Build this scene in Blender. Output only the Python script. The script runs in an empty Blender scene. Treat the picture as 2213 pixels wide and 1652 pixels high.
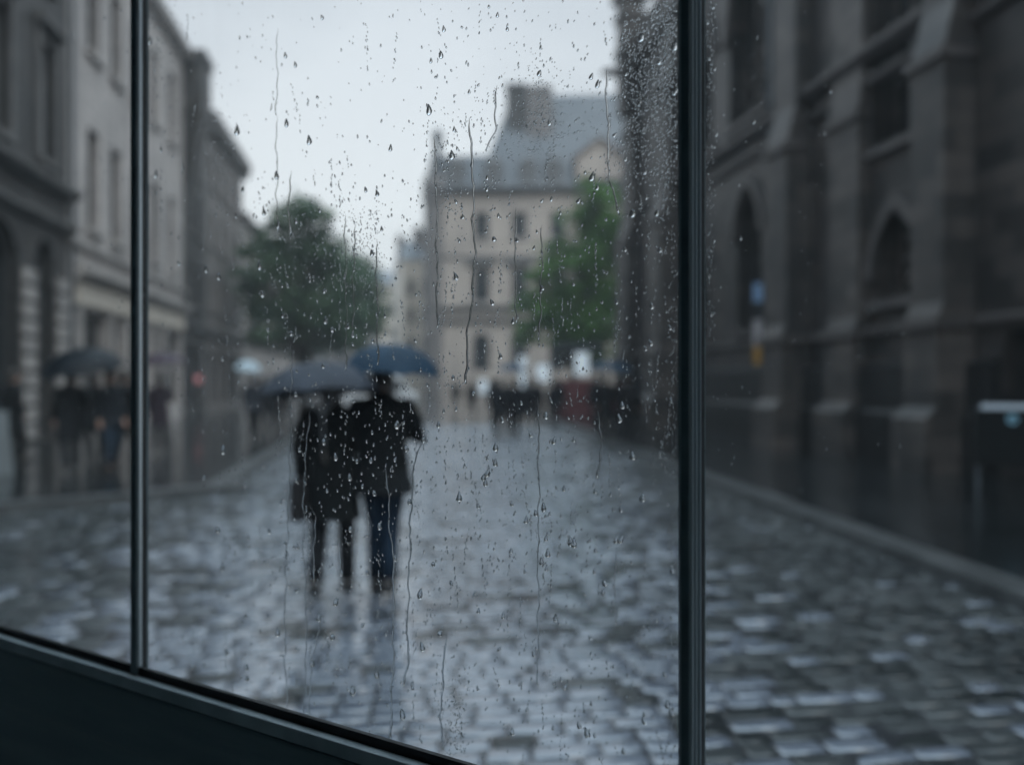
import bpy, bmesh, math, random
import numpy as np
from mathutils import Vector, Matrix
random.seed(7); rng = np.random.default_rng(11)
R = math.radians
scene = bpy.context.scene
COL = scene.collection
EYE, F = 1.6, 1720.0          # eye height (m); focal length in the units of the sketch (2212 x 1652)

def at(u, v, Y):               # sketch position at depth Y -> point in the world
    return Vector(((u-1106)/F*Y, Y, EYE-(v-826)/F*Y))

# ---------------------------------------------------------------- materials
def mat(name, base=(.3,.3,.3), rough=.6, spec=.5, metal=0.0):
    m = bpy.data.materials.new(name); m.use_nodes = True
    b = m.node_tree.nodes['Principled BSDF']
    b.inputs['Base Color'].default_value = (*base, 1); b.inputs['Roughness'].default_value = rough
    b.inputs['Specular IOR Level'].default_value = spec; b.inputs['Metallic'].default_value = metal
    return m
def nd(m, t, **kw):
    n = m.node_tree.nodes.new(t)
    for k, v in kw.items(): setattr(n, k, v)
    return n
def lk(m, a, b): m.node_tree.links.new(a, b)
def varied(name, c1, c2, scale=1.5, rough=.6, bump=.2, stretch=(1,1,1), spec=.5, c3=None, metal=0.0, fine=12.0):
    """two or three tones mixed by noise, with a fine relief"""
    m = mat(name, c1, rough, spec, metal); b = m.node_tree.nodes['Principled BSDF']
    tc = nd(m,'ShaderNodeTexCoord'); mp = nd(m,'ShaderNodeMapping'); mp.inputs['Scale'].default_value = stretch
    lk(m, tc.outputs['Object'], mp.inputs['Vector'])
    n1 = nd(m,'ShaderNodeTexNoise'); n1.inputs['Scale'].default_value = scale; n1.inputs['Detail'].default_value = 6
    lk(m, mp.outputs[0], n1.inputs['Vector'])
    r = nd(m,'ShaderNodeValToRGB'); e = r.color_ramp.elements
    e[0].position = .35; e[0].color = (*c1,1); e[1].position = .68; e[1].color = (*c2,1)
    if c3: k = e.new(.52); k.color = (*c3,1)
    lk(m, n1.outputs['Fac'], r.inputs['Fac']); lk(m, r.outputs['Color'], b.inputs['Base Color'])
    n2 = nd(m,'ShaderNodeTexNoise'); n2.inputs['Scale'].default_value = fine; n2.inputs['Detail'].default_value = 5
    lk(m, mp.outputs[0], n2.inputs['Vector'])
    bp = nd(m,'ShaderNodeBump'); bp.inputs['Strength'].default_value = bump; bp.inputs['Distance'].default_value = .05
    lk(m, n2.outputs['Fac'], bp.inputs['Height']); lk(m, bp.outputs[0], b.inputs['Normal'])
    return m
def ashlar(name, c1, c2, mortar, bw=.7, bh=.33, rough=.55, stain=(.05,.05,.05), stain_amt=.6, spec=.5):
    """coursed stone blocks with joints, tone per block and rain-washed dirt streaks"""
    m = mat(name, c1, rough, spec); b = m.node_tree.nodes['Principled BSDF']
    tc = nd(m,'ShaderNodeTexCoord'); sp = nd(m,'ShaderNodeSeparateXYZ'); lk(m, tc.outputs['Object'], sp.inputs[0])
    ad = nd(m,'ShaderNodeMath', operation='ADD'); lk(m, sp.outputs['X'], ad.inputs[0]); lk(m, sp.outputs['Y'], ad.inputs[1])
    cb = nd(m,'ShaderNodeCombineXYZ'); lk(m, ad.outputs[0], cb.inputs['X']); lk(m, sp.outputs['Z'], cb.inputs['Y'])
    br = nd(m,'ShaderNodeTexBrick'); br.inputs['Scale'].default_value = 1; br.inputs['Brick Width'].default_value = bw
    br.inputs['Row Height'].default_value = bh; br.inputs['Mortar Size'].default_value = .012
    br.inputs['Color1'].default_value = (*c1,1); br.inputs['Color2'].default_value = (*c2,1); br.inputs['Mortar'].default_value = (*mortar,1)
    lk(m, cb.outputs[0], br.inputs['Vector'])
    mp = nd(m,'ShaderNodeMapping'); mp.inputs['Scale'].default_value = (1,1,.22); lk(m, tc.outputs['Object'], mp.inputs['Vector'])
    n = nd(m,'ShaderNodeTexNoise'); n.inputs['Scale'].default_value = .9; n.inputs['Detail'].default_value = 7; lk(m, mp.outputs[0], n.inputs['Vector'])
    rr = nd(m,'ShaderNodeMapRange'); rr.inputs['From Min'].default_value = .42; rr.inputs['From Max'].default_value = .72
    rr.inputs['To Max'].default_value = stain_amt; lk(m, n.outputs['Fac'], rr.inputs['Value'])
    mx = nd(m,'ShaderNodeMix', data_type='RGBA'); mx.inputs['B'].default_value = (*stain,1)
    lk(m, rr.outputs[0], mx.inputs['Factor']); lk(m, br.outputs['Color'], mx.inputs['A']); lk(m, mx.outputs['Result'], b.inputs['Base Color'])
    bp = nd(m,'ShaderNodeBump'); bp.inputs['Strength'].default_value = .5; bp.inputs['Distance'].default_value = .03; bp.invert = True
    lk(m, br.outputs['Fac'], bp.inputs['Height']); lk(m, bp.outputs[0], b.inputs['Normal'])
    return m

M = {}
M['stone_dark'] = ashlar('weathered grey sandstone', (.036,.035,.035), (.068,.063,.061), (.02,.02,.02), stain=(.02,.021,.022), stain_amt=.8)
M['stone_pale'] = ashlar('buff sandstone', (.44,.40,.385), (.52,.475,.45), (.2,.19,.18), stain=(.12,.115,.115), stain_amt=.65)
M['stone_mid'] = ashlar('brown grey sandstone', (.17,.155,.15), (.22,.20,.19), (.08,.075,.075), stain=(.045,.045,.046))
M['stone_warm'] = ashlar('pinkish ashlar', (.44,.375,.325), (.51,.44,.385), (.22,.2,.19), stain=(.17,.155,.15), stain_amt=.5)
M['stone_cream'] = ashlar('cream ashlar', (.62,.55,.47), (.66,.59,.51), (.3,.28,.25), stain=(.3,.27,.24), stain_amt=.4)
M['stone_church'] = ashlar('soot stained church stone', (.013,.0125,.013), (.066,.055,.051), (.012,.012,.012), bw=.8, bh=.36, stain=(.02,.021,.023), stain_amt=.85, rough=.45)
M['stone_buttress'] = ashlar('sooty buttress stone', (.036,.033,.032), (.115,.098,.09), (.025,.023,.023), bw=.8, bh=.36, stain=(.018,.019,.021), stain_amt=.95, rough=.5)
M['stone_church_trim'] = varied('paler church dressing', (.10,.09,.088), (.04,.037,.037), 1.0, .5, .3, (1,1,.3), c3=(.07,.062,.06))
M['trim_pale'] = varied('pale dressed stone', (.42,.39,.37), (.24,.225,.22), 1.5, .5, .2)
M['trim_mid'] = varied('grey dressed stone', (.115,.112,.11), (.06,.059,.06), 1.5, .5, .2)
M['slate'] = ashlar('wet slate', (.085,.094,.106), (.125,.136,.15), (.04,.05,.06), bw=.35, bh=.25, rough=.3, stain=(.06,.07,.085), stain_amt=.5)
M['lead'] = varied('lead grey', (.09,.105,.12), (.05,.06,.07), 2, .4, .1)
M['frame_white'] = mat('painted sash', (.30,.31,.32), .5)
M['frame_dark'] = mat('dark sash', (.04,.045,.05), .5)
M['pane'] = mat('window glass', (.012,.016,.02), .06, .5)
M['door'] = varied('dark door paint', (.02,.022,.025), (.035,.035,.04), 3, .4)
M['metal'] = varied('anodised frame', (.15,.20,.22), (.19,.25,.27), 3, .38, .05, (1,1,8), metal=0.0)
M['metal_light'] = varied('worn aluminium bead', (.66,.74,.78), (.48,.55,.6), 6, .3, .08, (1,1,.05), metal=.3)
M['gasket'] = mat('rubber gasket', (.012,.015,.017), .6)
M['interior'] = varied('dark interior lining', (.42,.50,.52), (.50,.57,.58), 2, .8)
M['skin'] = varied('skin', (.36,.22,.17), (.42,.27,.21), 6, .5)
M['hair'] = varied('dark hair', (.012,.010,.009), (.03,.022,.018), 9, .5, .4, (1,1,.2))
M['shoe'] = mat('black leather', (.012,.012,.013), .35)
M['grip'] = mat('handle', (.02,.018,.017), .4)
M['steel'] = mat('steel rod', (.35,.36,.38), .3, metal=1.0)
M['bark'] = varied('wet bark', (.03,.026,.022), (.06,.05,.042), 5, .7, .6, (1,1,.3))
def cloth(name, c, rough=.75):
    return varied(name, tuple(x*.75 for x in c), tuple(x*1.2 for x in c), 7, rough, .25, fine=60, spec=.15)

# ---------------------------------------------------------------- mesh helpers
class MB:
    def __init__(s): s.v = []; s.f = []
    def add(s, vs, fs):
        o = len(s.v); s.v += [tuple(p) for p in vs]; s.f += [tuple(i+o for i in f) for f in fs]
    def quad(s, a, b, c, d): s.add([a,b,c,d], [(0,1,2,3)])
    def box(s, x0, x1, y0, y1, z0, z1):
        s.add([(x0,y0,z0),(x1,y0,z0),(x1,y1,z0),(x0,y1,z0),(x0,y0,z1),(x1,y0,z1),(x1,y1,z1),(x0,y1,z1)],
              [(0,3,2,1),(4,5,6,7),(0,1,5,4),(1,2,6,5),(2,3,7,6),(3,0,4,7)])
    def prism(s, prof, x0, x1):          # profile in (y, z), extruded along x
        n = len(prof)
        s.add([(x0,y,z) for y,z in prof]+[(x1,y,z) for y,z in prof],
              [tuple(range(n-1,-1,-1)), tuple(range(n,2*n))]+[(i,(i+1)%n,n+(i+1)%n,n+i) for i in range(n)])
    def tube(s, pts, rad, n=8, squash=None, cap=True):
        pts = [Vector(p) for p in pts]; N = len(pts)
        if not hasattr(rad,'__len__'): rad = [rad]*N
        base = len(s.v); prev = None
        for i, p in enumerate(pts):
            d = (pts[min(i+1,N-1)]-pts[max(i-1,0)]).normalized()
            ref = Vector((0,1,0)) if abs(d.y) < .9 else Vector((1,0,0))
            a = d.cross(ref).normalized(); b = d.cross(a).normalized()
            for k in range(n):
                t = 2*math.pi*k/n; r = rad[i]; rx, ry = (r if hasattr(r,'__len__') else (r,r))
                s.v.append(tuple(p+a*math.cos(t)*rx+b*math.sin(t)*ry))
        for i in range(N-1):
            for k in range(n):
                s.f.append((base+i*n+k, base+i*n+(k+1)%n, base+(i+1)*n+(k+1)%n, base+(i+1)*n+k))
        if cap:
            s.f.append(tuple(base+k for k in range(n))[::-1]); s.f.append(tuple(base+(N-1)*n+k for k in range(n)))
    def lathe(s, prof, n=16, c=(0,0,0), sx=1, sy=1):   # profile in (r, z)
        base = len(s.v)
        for r, z in prof:
            for k in range(n):
                t = 2*math.pi*k/n; s.v.append((c[0]+r*sx*math.cos(t), c[1]+r*sy*math.sin(t), c[2]+z))
        for i in range(len(prof)-1):
            for k in range(n): s.f.append((base+i*n+k, base+i*n+(k+1)%n, base+(i+1)*n+(k+1)%n, base+(i+1)*n+k))
    def build(s, name, m, parent=None, smooth=False, bevel=0):
        me = bpy.data.meshes.new(name); me.from_pydata(s.v, [], s.f); me.validate()
        o = bpy.data.objects.new(name, me); COL.objects.link(o); me.materials.append(m)
        bm = bmesh.new(); bm.from_mesh(me); bmesh.ops.recalc_face_normals(bm, faces=bm.faces); bm.to_mesh(me); bm.free()
        if smooth: me.polygons.foreach_set('use_smooth', [True]*len(me.polygons))
        if bevel:
            b = o.modifiers.new('edge','BEVEL'); b.width = bevel; b.segments = 2; b.limit_method = 'ANGLE'
        if parent: o.parent = parent
        return o
def tag(o, label=None, cat=None, group=None, kind=None):
    if label: o['label'] = label
    if cat: o['category'] = cat
    if group: o['group'] = group
    if kind: o['kind'] = kind
    return o
def empty(name, loc=(0,0,0), rz=0, label=None, cat=None, group=None):
    o = bpy.data.objects.new(name, None); COL.objects.link(o); o.location = loc; o.rotation_euler = (0,0,rz)
    o.empty_display_size = .2
    return tag(o, label, cat, group)

# ---------------------------------------------------------------- street frame
TH = math.atan((837-1106)/F)                       # the street runs a little to the left of the view
E = Vector((math.sin(TH), math.cos(TH), 0)); Rr = Vector((math.cos(TH), -math.sin(TH), 0))
def st(a, off, z=0): return E*a + Rr*off + Vector((0,0,z))
ANG_E = math.atan2(E.y, E.x)

# ---------------------------------------------------------------- sky, sun, camera
w = bpy.data.worlds.new('World'); scene.world = w; w.use_nodes = True
nt = w.node_tree; bg = nt.nodes['Background']
SUN_EL, SUN_AZ = R(52), R(138)
sky = nt.nodes.new('ShaderNodeTexSky'); sky.sky_type = 'NISHITA'; sky.sun_disc = False
sky.sun_elevation = SUN_EL; sky.sun_rotation = SUN_AZ; sky.air_density = 2.0; sky.dust_density = 3.0
tc = nt.nodes.new('ShaderNodeTexCoord'); mp = nt.nodes.new('ShaderNodeMapping'); mp.inputs['Scale'].default_value = (1,1,2.2)
nz = nt.nodes.new('ShaderNodeTexNoise'); nz.inputs['Scale'].default_value = 1.7; nz.inputs['Detail'].default_value = 5
rp = nt.nodes.new('ShaderNodeValToRGB'); e = rp.color_ramp.elements
e[0].position = .36; e[0].color = (.80,.81,.825,1); e[1].position = .66; e[1].color = (1.10,1.085,1.07,1)
mx = nt.nodes.new('ShaderNodeMix'); mx.data_type = 'RGBA'; mx.inputs['Factor'].default_value = .9
nt.links.new(tc.outputs['Generated'], mp.inputs[0]); nt.links.new(mp.outputs[0], nz.inputs['Vector'])
# overcast: pale at the horizon, brighter and bluer towards the zenith
sx = nt.nodes.new('ShaderNodeSeparateXYZ'); nt.links.new(tc.outputs['Generated'], sx.inputs[0])
el = nt.nodes.new('ShaderNodeValToRGB'); q = el.color_ramp.elements
q[0].position = 0.0; q[0].color = (.955,.975,.995,1); q[1].position = .85; q[1].color = (1.8,2.22,2.55,1)
k_ = q.new(.45); k_.color = (.775,.82,.88,1)
nt.links.new(sx.outputs['Z'], el.inputs['Fac'])
ml = nt.nodes.new('ShaderNodeMix'); ml.data_type = 'RGBA'; ml.blend_type = 'MULTIPLY'; ml.inputs['Factor'].default_value = 1
sc10 = nt.nodes.new('ShaderNodeVectorMath'); sc10.operation = 'SCALE'; sc10.inputs['Scale'].default_value = 10.0
nt.links.new(el.outputs['Color'], ml.inputs['A']); nt.links.new(nz.outputs['Fac'], rp.inputs['Fac']); nt.links.new(rp.outputs['Color'], ml.inputs['B'])
nt.links.new(ml.outputs['Result'], sc10.inputs[0]); nt.links.new(sky.outputs[0], mx.inputs['A'])
nt.links.new(sc10.outputs[0], mx.inputs['B']); nt.links.new(mx.outputs['Result'], bg.inputs['Color'])
bg.inputs['Strength'].default_value = .10
sun = bpy.data.lights.new('sun', 'SUN'); sun.energy = 1.3; sun.angle = R(50); sun.color = (1,.97,.93)
so = bpy.data.objects.new('sun', sun); COL.objects.link(so)
sd = Vector((math.sin(SUN_AZ)*math.cos(SUN_EL), math.cos(SUN_AZ)*math.cos(SUN_EL), math.sin(SUN_EL)))
so.rotation_euler = sd.to_track_quat('Z','Y').to_euler()

cam = bpy.data.cameras.new('camera'); co = bpy.data.objects.new('camera', cam); COL.objects.link(co); scene.camera = co
co.location = (0,0,EYE); co.rotation_euler = (R(90),0,0)
cam.lens = 28; cam.sensor_width = 36; cam.sensor_fit = 'HORIZONTAL'; cam.clip_start = .02; cam.clip_end = 2000
cam.dof.use_dof = True; cam.dof.focus_distance = 1.27; cam.dof.aperture_fstop = 1.3
scene.view_settings.view_transform = 'Standard'; scene.view_settings.look = 'None'
scene.view_settings.exposure = 0.0; scene.view_settings.gamma = 1.0
cy = scene.cycles
cy.use_denoising = True
try: cy.denoiser = 'OPENIMAGEDENOISE'
except Exception: pass
cy.max_bounces = 12; cy.transparent_max_bounces = 24; cy.transmission_bounces = 10; cy.diffuse_bounces = 3; cy.glossy_bounces = 4
cy.caustics_reflective = False; cy.caustics_refractive = False; cy.sample_clamp_indirect = 6

# ---------------------------------------------------------------- ground, road, pavements
def wet_ground(name, c1, c2, rough, bump, brick=None, spec=.6, coat=.0):
    m = varied(name, c1, c2, .8, rough, bump, spec=spec, fine=9)
    b = m.node_tree.nodes['Principled BSDF']
    tc = nd(m,'ShaderNodeTexCoord'); n = nd(m,'ShaderNodeTexNoise'); n.inputs['Scale'].default_value = .5; n.inputs['Detail'].default_value = 4
    lk(m, tc.outputs['Object'], n.inputs['Vector'])
    mr = nd(m,'ShaderNodeMapRange'); mr.inputs['From Min'].default_value = .35; mr.inputs['From Max'].default_value = .65
    mr.inputs['To Min'].default_value = rough*.55; mr.inputs['To Max'].default_value = rough*1.3
    lk(m, n.outputs['Fac'], mr.inputs['Value']); lk(m, mr.outputs[0], b.inputs['Roughness'])
    b.inputs['Coat Weight'].default_value = coat; b.inputs['Coat Roughness'].default_value = .08
    if brick:
        br = nd(m,'ShaderNodeTexBrick'); br.inputs['Scale'].default_value = 1; br.inputs['Brick Width'].default_value = brick[0]
        br.inputs['Row Height'].default_value = brick[1]; br.inputs['Mortar Size'].default_value = brick[2]; br.inputs['Mortar Smooth'].default_value = .6
        mp = nd(m,'ShaderNodeMapping'); mp.inputs['Rotation'].default_value = (0,0,TH)
        lk(m, tc.outputs['Object'], mp.inputs['Vector']); lk(m, mp.outputs[0], br.inputs['Vector'])
        bp = nd(m,'ShaderNodeBump'); bp.invert = True; bp.inputs['Strength'].default_value = .6; bp.inputs['Distance'].default_value = .02
        old = b.inputs['Normal'].links[0].from_node
        lk(m, br.outputs['Fac'], bp.inputs['Height']); lk(m, old.outputs[0], bp.inputs['Normal']); lk(m, bp.outputs[0], b.inputs['Normal'])
    return m
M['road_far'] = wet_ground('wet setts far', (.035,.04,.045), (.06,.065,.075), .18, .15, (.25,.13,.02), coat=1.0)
M['sett'] = wet_ground('wet sett stone', (.088,.103,.13), (.14,.163,.20), .15, .07, None, spec=1.0, coat=1.0)  # paler blue tone paints the sky's sheen onto the centre lane
M['sett_half_shade'] = wet_ground('half-shaded grey setts', (.024,.029,.031), (.046,.052,.054), .28, .2, None, spec=.5, coat=.2)
M['sett_shade'] = wet_ground('shade-toned dark setts', (.009,.012,.013), (.020,.024,.025), .3, .2, None, spec=.4, coat=.1)  # this and the grey tone above put road-margin shade into the stone colour
M['flag'] = wet_ground('wet paving flags', (.006,.009,.010), (.012,.015,.017), .2, .12, (.9,.6,.012), coat=.4)
M['kerb'] = varied('wet kerb granite', (.04,.044,.046), (.075,.08,.083), 4, .3, .3)

g = MB(); g.quad((-200,-100,-.06),(200,-100,-.06),(200,400,-.06),(-200,400,-.06))
tag(g.build('ground', M['road_far']), kind='structure')
# far road sheet (the far half of the square), then the near setts as real stones
g = MB(); g.quad(st(30,-14,-.02), st(30,14,-.02), st(170,14,-.02), st(170,-14,-.02))
tag(g.build('road', M['road_far']), kind='structure')

def setts():
    rows = []; a_ = -1.2; MI = []
    while a_ < 30.3: d_ = random.uniform(.105,.15); rows.append((a_,d_)); a_ += d_
    V = []; Fc = []
    prof = [(-1,-1),(1,-1),(1,1),(-1,1)]
    n = 0
    for a, rd in rows:
        a += rd/2
        x = -15 - random.random()*.25
        lim = 5.6 if a < 12 else 7.5
        while x < lim:
            wd = random.uniform(.14,.33); hw = wd/2-.006; hd = rd/2-.006+random.uniform(-.006,.002)
            P = st(a+random.uniform(-.006,.006), x+wd/2)
            fwd = (P.x*P.x+P.y*P.y)**.5
            if P.y > -.5 and abs(P.x) < .8*P.y+2.2:
                tx, ty = random.gauss(0,.024), random.gauss(0,.024); h = random.gauss(0,.0022)+.003*math.sin(a*1.3+x*.7)*math.sin(x*1.1-a*.5)
                rot = random.gauss(0,.025); cr, sr = math.cos(rot), math.sin(rot)
                ring = []
                for k, (sc, zz) in enumerate(((1.0,-.05),(1.0,-.010),(.86,-.0015),(.45,.001))):
                    for px, py in prof:
                        lx, ly = px*(hw-(1-sc)*.05), py*(hd-(1-sc)*.035)
                        lx, ly = lx*cr-ly*sr, lx*sr+ly*cr
                        q = P+Rr*lx+E*ly
                        V.append((q.x, q.y, zz+h+lx*tx+ly*ty if k else -.075))
                for k in range(3):
                    b0 = n+4*k
                    for j in range(4): Fc.append((b0+j, b0+(j+1)%4, b0+4+(j+1)%4, b0+4+j))
                Fc.append((n+12,n+13,n+14,n+15)); n += 16
                edge = max(0,min(1,max((x-.75-.2*max(0,a-3.5))/1.7, (-1.35-x)/1.5)))  # darker stones grow commoner at the margins as painted shade; a few are random
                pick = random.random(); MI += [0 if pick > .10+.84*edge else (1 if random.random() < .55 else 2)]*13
            x += wd
    V = np.array(V, np.float32); Fc = np.array(Fc, np.int32)
    me = bpy.data.meshes.new('cobbled_road'); me.vertices.add(len(V)); me.vertices.foreach_set('co', V.ravel())
    me.loops.add(Fc.size); me.loops.foreach_set('vertex_index', Fc.ravel()); me.polygons.add(len(Fc))
    me.polygons.foreach_set('loop_start', np.arange(0, Fc.size, 4, dtype=np.int32))
    me.polygons.foreach_set('loop_total', np.full(len(Fc), 4, np.int32))
    me.polygons.foreach_set('use_smooth', np.ones(len(Fc), bool)); me.update(calc_edges=True)
    o = bpy.data.objects.new('cobbled_road', me); COL.objects.link(o)
    for k_ in ('sett','sett_half_shade','sett_shade'): me.materials.append(M[k_])
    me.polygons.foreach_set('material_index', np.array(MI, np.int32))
    return tag(o, kind='structure')
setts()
g = MB(); g.quad(st(-2,-15,-.0055), st(-2,9,-.0055), st(30.2,9,-.0055), st(30.2,-15,-.0055))
tag(g.build('road_bed', varied('wet joints', (.018,.02,.024), (.03,.034,.038), 5, .08, .06, spec=1.0)), kind='structure')

# church-side pavement: its kerb runs nearly straight ahead
KD = Vector((math.sin(R(-4.4)), math.cos(R(-4.4)), 0)); KN = Vector((KD.y, -KD.x, 0))
def kp(a, off, z): p = KD*a + KN*off; return (p.x, p.y, z)
def slab(name, pts, z0, z1, m):
    n = len(pts); g = MB()
    g.add([(p[0],p[1],z0) for p in pts]+[(p[0],p[1],z1) for p in pts], [tuple(range(n,2*n))]+[(i,(i+1)%n,n+(i+1)%n,n+i) for i in range(n)])
    return tag(g.build(name, m), kind='structure')
slab('pavement', [kp(-1,4.32,0), kp(-1,40,0), kp(60,40,0), kp(60,4.32,0)], -.2, .10, M['flag'])
g = MB()
def kerb_row(fn, a0, a1):
    a = a0
    while a < a1:
        l = random.uniform(.7,1.1); z = .115+random.gauss(0,.004)
        c = [fn(a+.005,0), fn(a+l-.005,0), fn(a+l-.005,1), fn(a+.005,1)]
        g.add([(p[0],p[1],-.2) for p in c]+[(p[0],p[1],z-.012*(i<2)) for i,p in enumerate(c)], [(4,5,6,7),(0,1,5,4),(1,2,6,5),(2,3,7,6),(3,0,4,7)])
        a += l
kerb_row(lambda a,k: kp(a, 4.0+.31*k, 0), 1, 55)
tag(g.build('kerb', M['kerb']), kind='structure')
# left pavement with an angled corner
LP = [Vector((-14,3.2,0)), Vector((-6.9,9.6,0)), Vector((-4.5,11.6,0)), st(60,-2.6), st(60,-14), Vector((-26,3.2,0))]
slab('footway', LP, -.2, .08, M['flag'])
g = MB()
for p, q in zip(LP[:3], LP[1:4]):
    d = (q-p).normalized(); nrm = Vector((d.y,-d.x,0)); L = (q-p).length
    kerb_row(lambda a,k,p=p,d=d,nrm=nrm: p+d*a+nrm*(.28*(1-k)), 0, L)
tag(g.build('kerb', M['kerb']), kind='structure')

# ---------------------------------------------------------------- buildings
def arc(x0, x1, z1, kind, n=10):
    """points of an arch from (x0) to (x1) whose crown is at z1; returns the points"""
    wd = x1-x0; cx = (x0+x1)/2; P = []
    if kind == 'round':
        r = wd/2
        for i in range(n+1):
            t = math.pi*(1-i/n); P.append((cx+r*math.cos(t), z1-r+r*math.sin(t)))
    else:                                  # pointed: two arcs of radius wd
        rise = wd*.866
        for i in range(n//2+1):
            t = math.pi-(math.pi/3)*i/(n//2); P.append((x1+wd*math.cos(t), z1-rise+wd*math.sin(t)))
        for i in range(n//2-1, -1, -1):
            t = math.pi-(math.pi/3)*i/(n//2); P.append((x0-wd*math.cos(t), z1-rise+wd*math.sin(t)))
    return P
def wall_mesh(g, L, H, holes, thick=.28, depth=8.0, y0=0.0, z0=0.0):
    xs = sorted({0.0, L, *[h[0] for h in holes], *[h[1] for h in holes]}); zs = sorted({z0, H, *[h[2] for h in holes], *[h[3] for h in holes]})
    for i in range(len(xs)-1):
        for j in range(len(zs)-1):
            cx, cz = (xs[i]+xs[i+1])/2, (zs[j]+zs[j+1])/2
            if any(h[0] < cx < h[1] and h[2] < cz < h[3] for h in holes): continue
            g.quad((xs[i],y0,zs[j]),(xs[i+1],y0,zs[j]),(xs[i+1],y0,zs[j+1]),(xs[i],y0,zs[j+1]))
    for h in holes:
        a, b, c, d = h[:4]; kind = h[4] if len(h) > 4 else None; t = y0+thick
        top = d
        if kind:
            P = arc(a, b, d, kind); top = P[0][1]; m = len(P)//2
            for i in range(m): g.add([(a,y0,d),(P[i][0],y0,P[i][1]),(P[i+1][0],y0,P[i+1][1])],[(0,1,2)])
            for i in range(m, len(P)-1): g.add([(b,y0,d),(P[i][0],y0,P[i][1]),(P[i+1][0],y0,P[i+1][1])],[(0,1,2)])
            for p, q in zip(P, P[1:]): g.quad((p[0],y0,p[1]),(q[0],y0,q[1]),(q[0],t,q[1]),(p[0],t,p[1]))
        else: g.quad((a,y0,d),(b,y0,d),(b,t,d),(a,t,d))
        g.quad((a,y0,c),(a,y0,top),(a,t,top),(a,t,c)); g.quad((b,y0,c),(b,t,c),(b,t,top),(b,y0,top)); g.quad((a,y0,c),(a,t,c),(b,t,c),(b,y0,c))
    g.quad((0,y0,z0),(0,depth,z0),(0,depth,H),(0,y0,H)); g.quad((L,y0,z0),(L,y0,H),(L,depth,H),(L,depth,z0))
    g.quad((0,depth,z0),(L,depth,z0),(L,depth,H),(0,depth,H)); g.quad((0,y0,H),(L,y0,H),(L,depth,H),(0,depth,H))
def window(parent, h, fm, y=.2, bars=(1,1), sill=True, trim=None, name='window', bw=.025):
    a, b, c, d = h[:4]; kind = h[4] if len(h) > 4 else None
    g = MB(); t = .07
    P = arc(a, b, d, kind) if kind else [(a,d),(b,d)]; top = P[0][1]
    g.box(a, a+t, y, y+.08, c, top); g.box(b-t, b, y, y+.08, c, top); g.box(a+t, b-t, y, y+.08, c, c+t)
    if kind:
        cx = (a+b)/2; q = [(cx+(p[0]-cx)*(1-2*t/(b-a)), p[1]-t*.9) for p in P]
        for i in range(len(P)-1):
            g.add([(P[i][0],y,P[i][1]),(P[i+1][0],y,P[i+1][1]),(q[i+1][0],y,q[i+1][1]),(q[i][0],y,q[i][1])],[(0,1,2,3)])
    else: g.box(a+t, b-t, y, y+.08, d-t, d)
    for i in range(bars[0]):
        x = a+(b-a)*(i+1)/(bars[0]+1); g.box(x-bw, x+bw, y+.01-bw+.025, y+.07, c+t, (d-.1-2*bw if kind else d-t))
    for i in range(bars[1]):
        z = c+((top if kind else d)-c)*(i+1)/(bars[1]+1); g.box(a+t, b-t, y+.005, y+.075, z-.03, z+.03)
    f = g.build(name, fm, parent)
    g = MB(); ring = [(a,c),(b,c)]+[p for p in reversed(P)]
    g.add([(x,y+.085,z) for x,z in ring],[tuple(range(len(ring)))]); g.build('pane', M['pane'], f)
    if trim:
        g = MB()
        if sill: g.box(a-.18, b+.18, -.16, y, c-.16, c-.002)
        else: g.box(a-.05, b+.05, -.06, y, c-.1, c-.002)
        g.build('sill', trim, f)
    return f
def courses(parent, L, lst, m):
    for z, h, pr in lst:
        g = MB(); g.prism([(-.002,z),(-pr*.5,z),(-pr,z+h*.55),(-pr,z+h),(-.002,z+h+pr*.3)], -.06, L+.06); g.build('cornice' if pr > .25 else 'string_course', m, parent)
def gable_roof(parent, L, H, depth, rise, m, over=.35):
    g = MB(); g.prism([(-over,H+.012),(depth+over,H+.012),(depth/2,H+rise)], -.1, L+.1); return g.build('roof', m, parent)
def chimney(parent, x0, x1, y0, y1, z0, z1, m, pots=4):
    g = MB(); g.box(x0,x1,y0,y1,z0,z1-.3); g.box(x0-.1,x1+.1,y0-.1,y1+.1,z1-.3,z1); o = g.build('chimney', m, parent)
    for i in range(pots):
        t = (i+.5)/pots; p = MB()
        cx, cyy = (x0+(x1-x0)*t, (y0+y1)/2) if (x1-x0) > (y1-y0) else ((x0+x1)/2, y0+(y1-y0)*t)
        p.lathe([(.0,0),(.15,0),(.12,.45),(.15,.5),(.15,.56),(.09,.56),(.0,.5)], 10, (cx,cyy,z1)); p.build('chimney_pot', M['lead'], o, True)
    return o

# --- left side, near: dark rusticated arcade
LO = -9.0
def left_building(name, label, a0, a1, cat='building'): return empty(name, st(a0, LO), ANG_E, label, cat), a1-a0-.02
b, L = left_building('arcaded_building', 'dark stone building with tall round arches along its banded ground floor', 12.0, 24.33)
A = 12.0
holes = [(13.0-A,14.8-A,.1,5.4,'round'), (16.2-A,18.0-A,.1,5.4,'round'), (19.4-A,21.35-A,.1,5.5,'round'), (22.3-A,23.45-A,.1,5.4,'round')]
wins = [(13.4-A,14.4-A,7.5,10.6), (16.6-A,17.6-A,7.5,10.6), (19.75-A,20.7-A,7.5,10.6), (22.45-A,23.35-A,7.5,10.6)]
wins += [(h[0],h[1],12.2,14.8) for h in wins]
g = MB(); wall_mesh(g, L, 17.0, holes+wins, .4); g.build('wall', M['stone_dark'], b)
for h in holes:
    f = window(b, h, M['frame_dark'], .34, (1,2))
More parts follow.
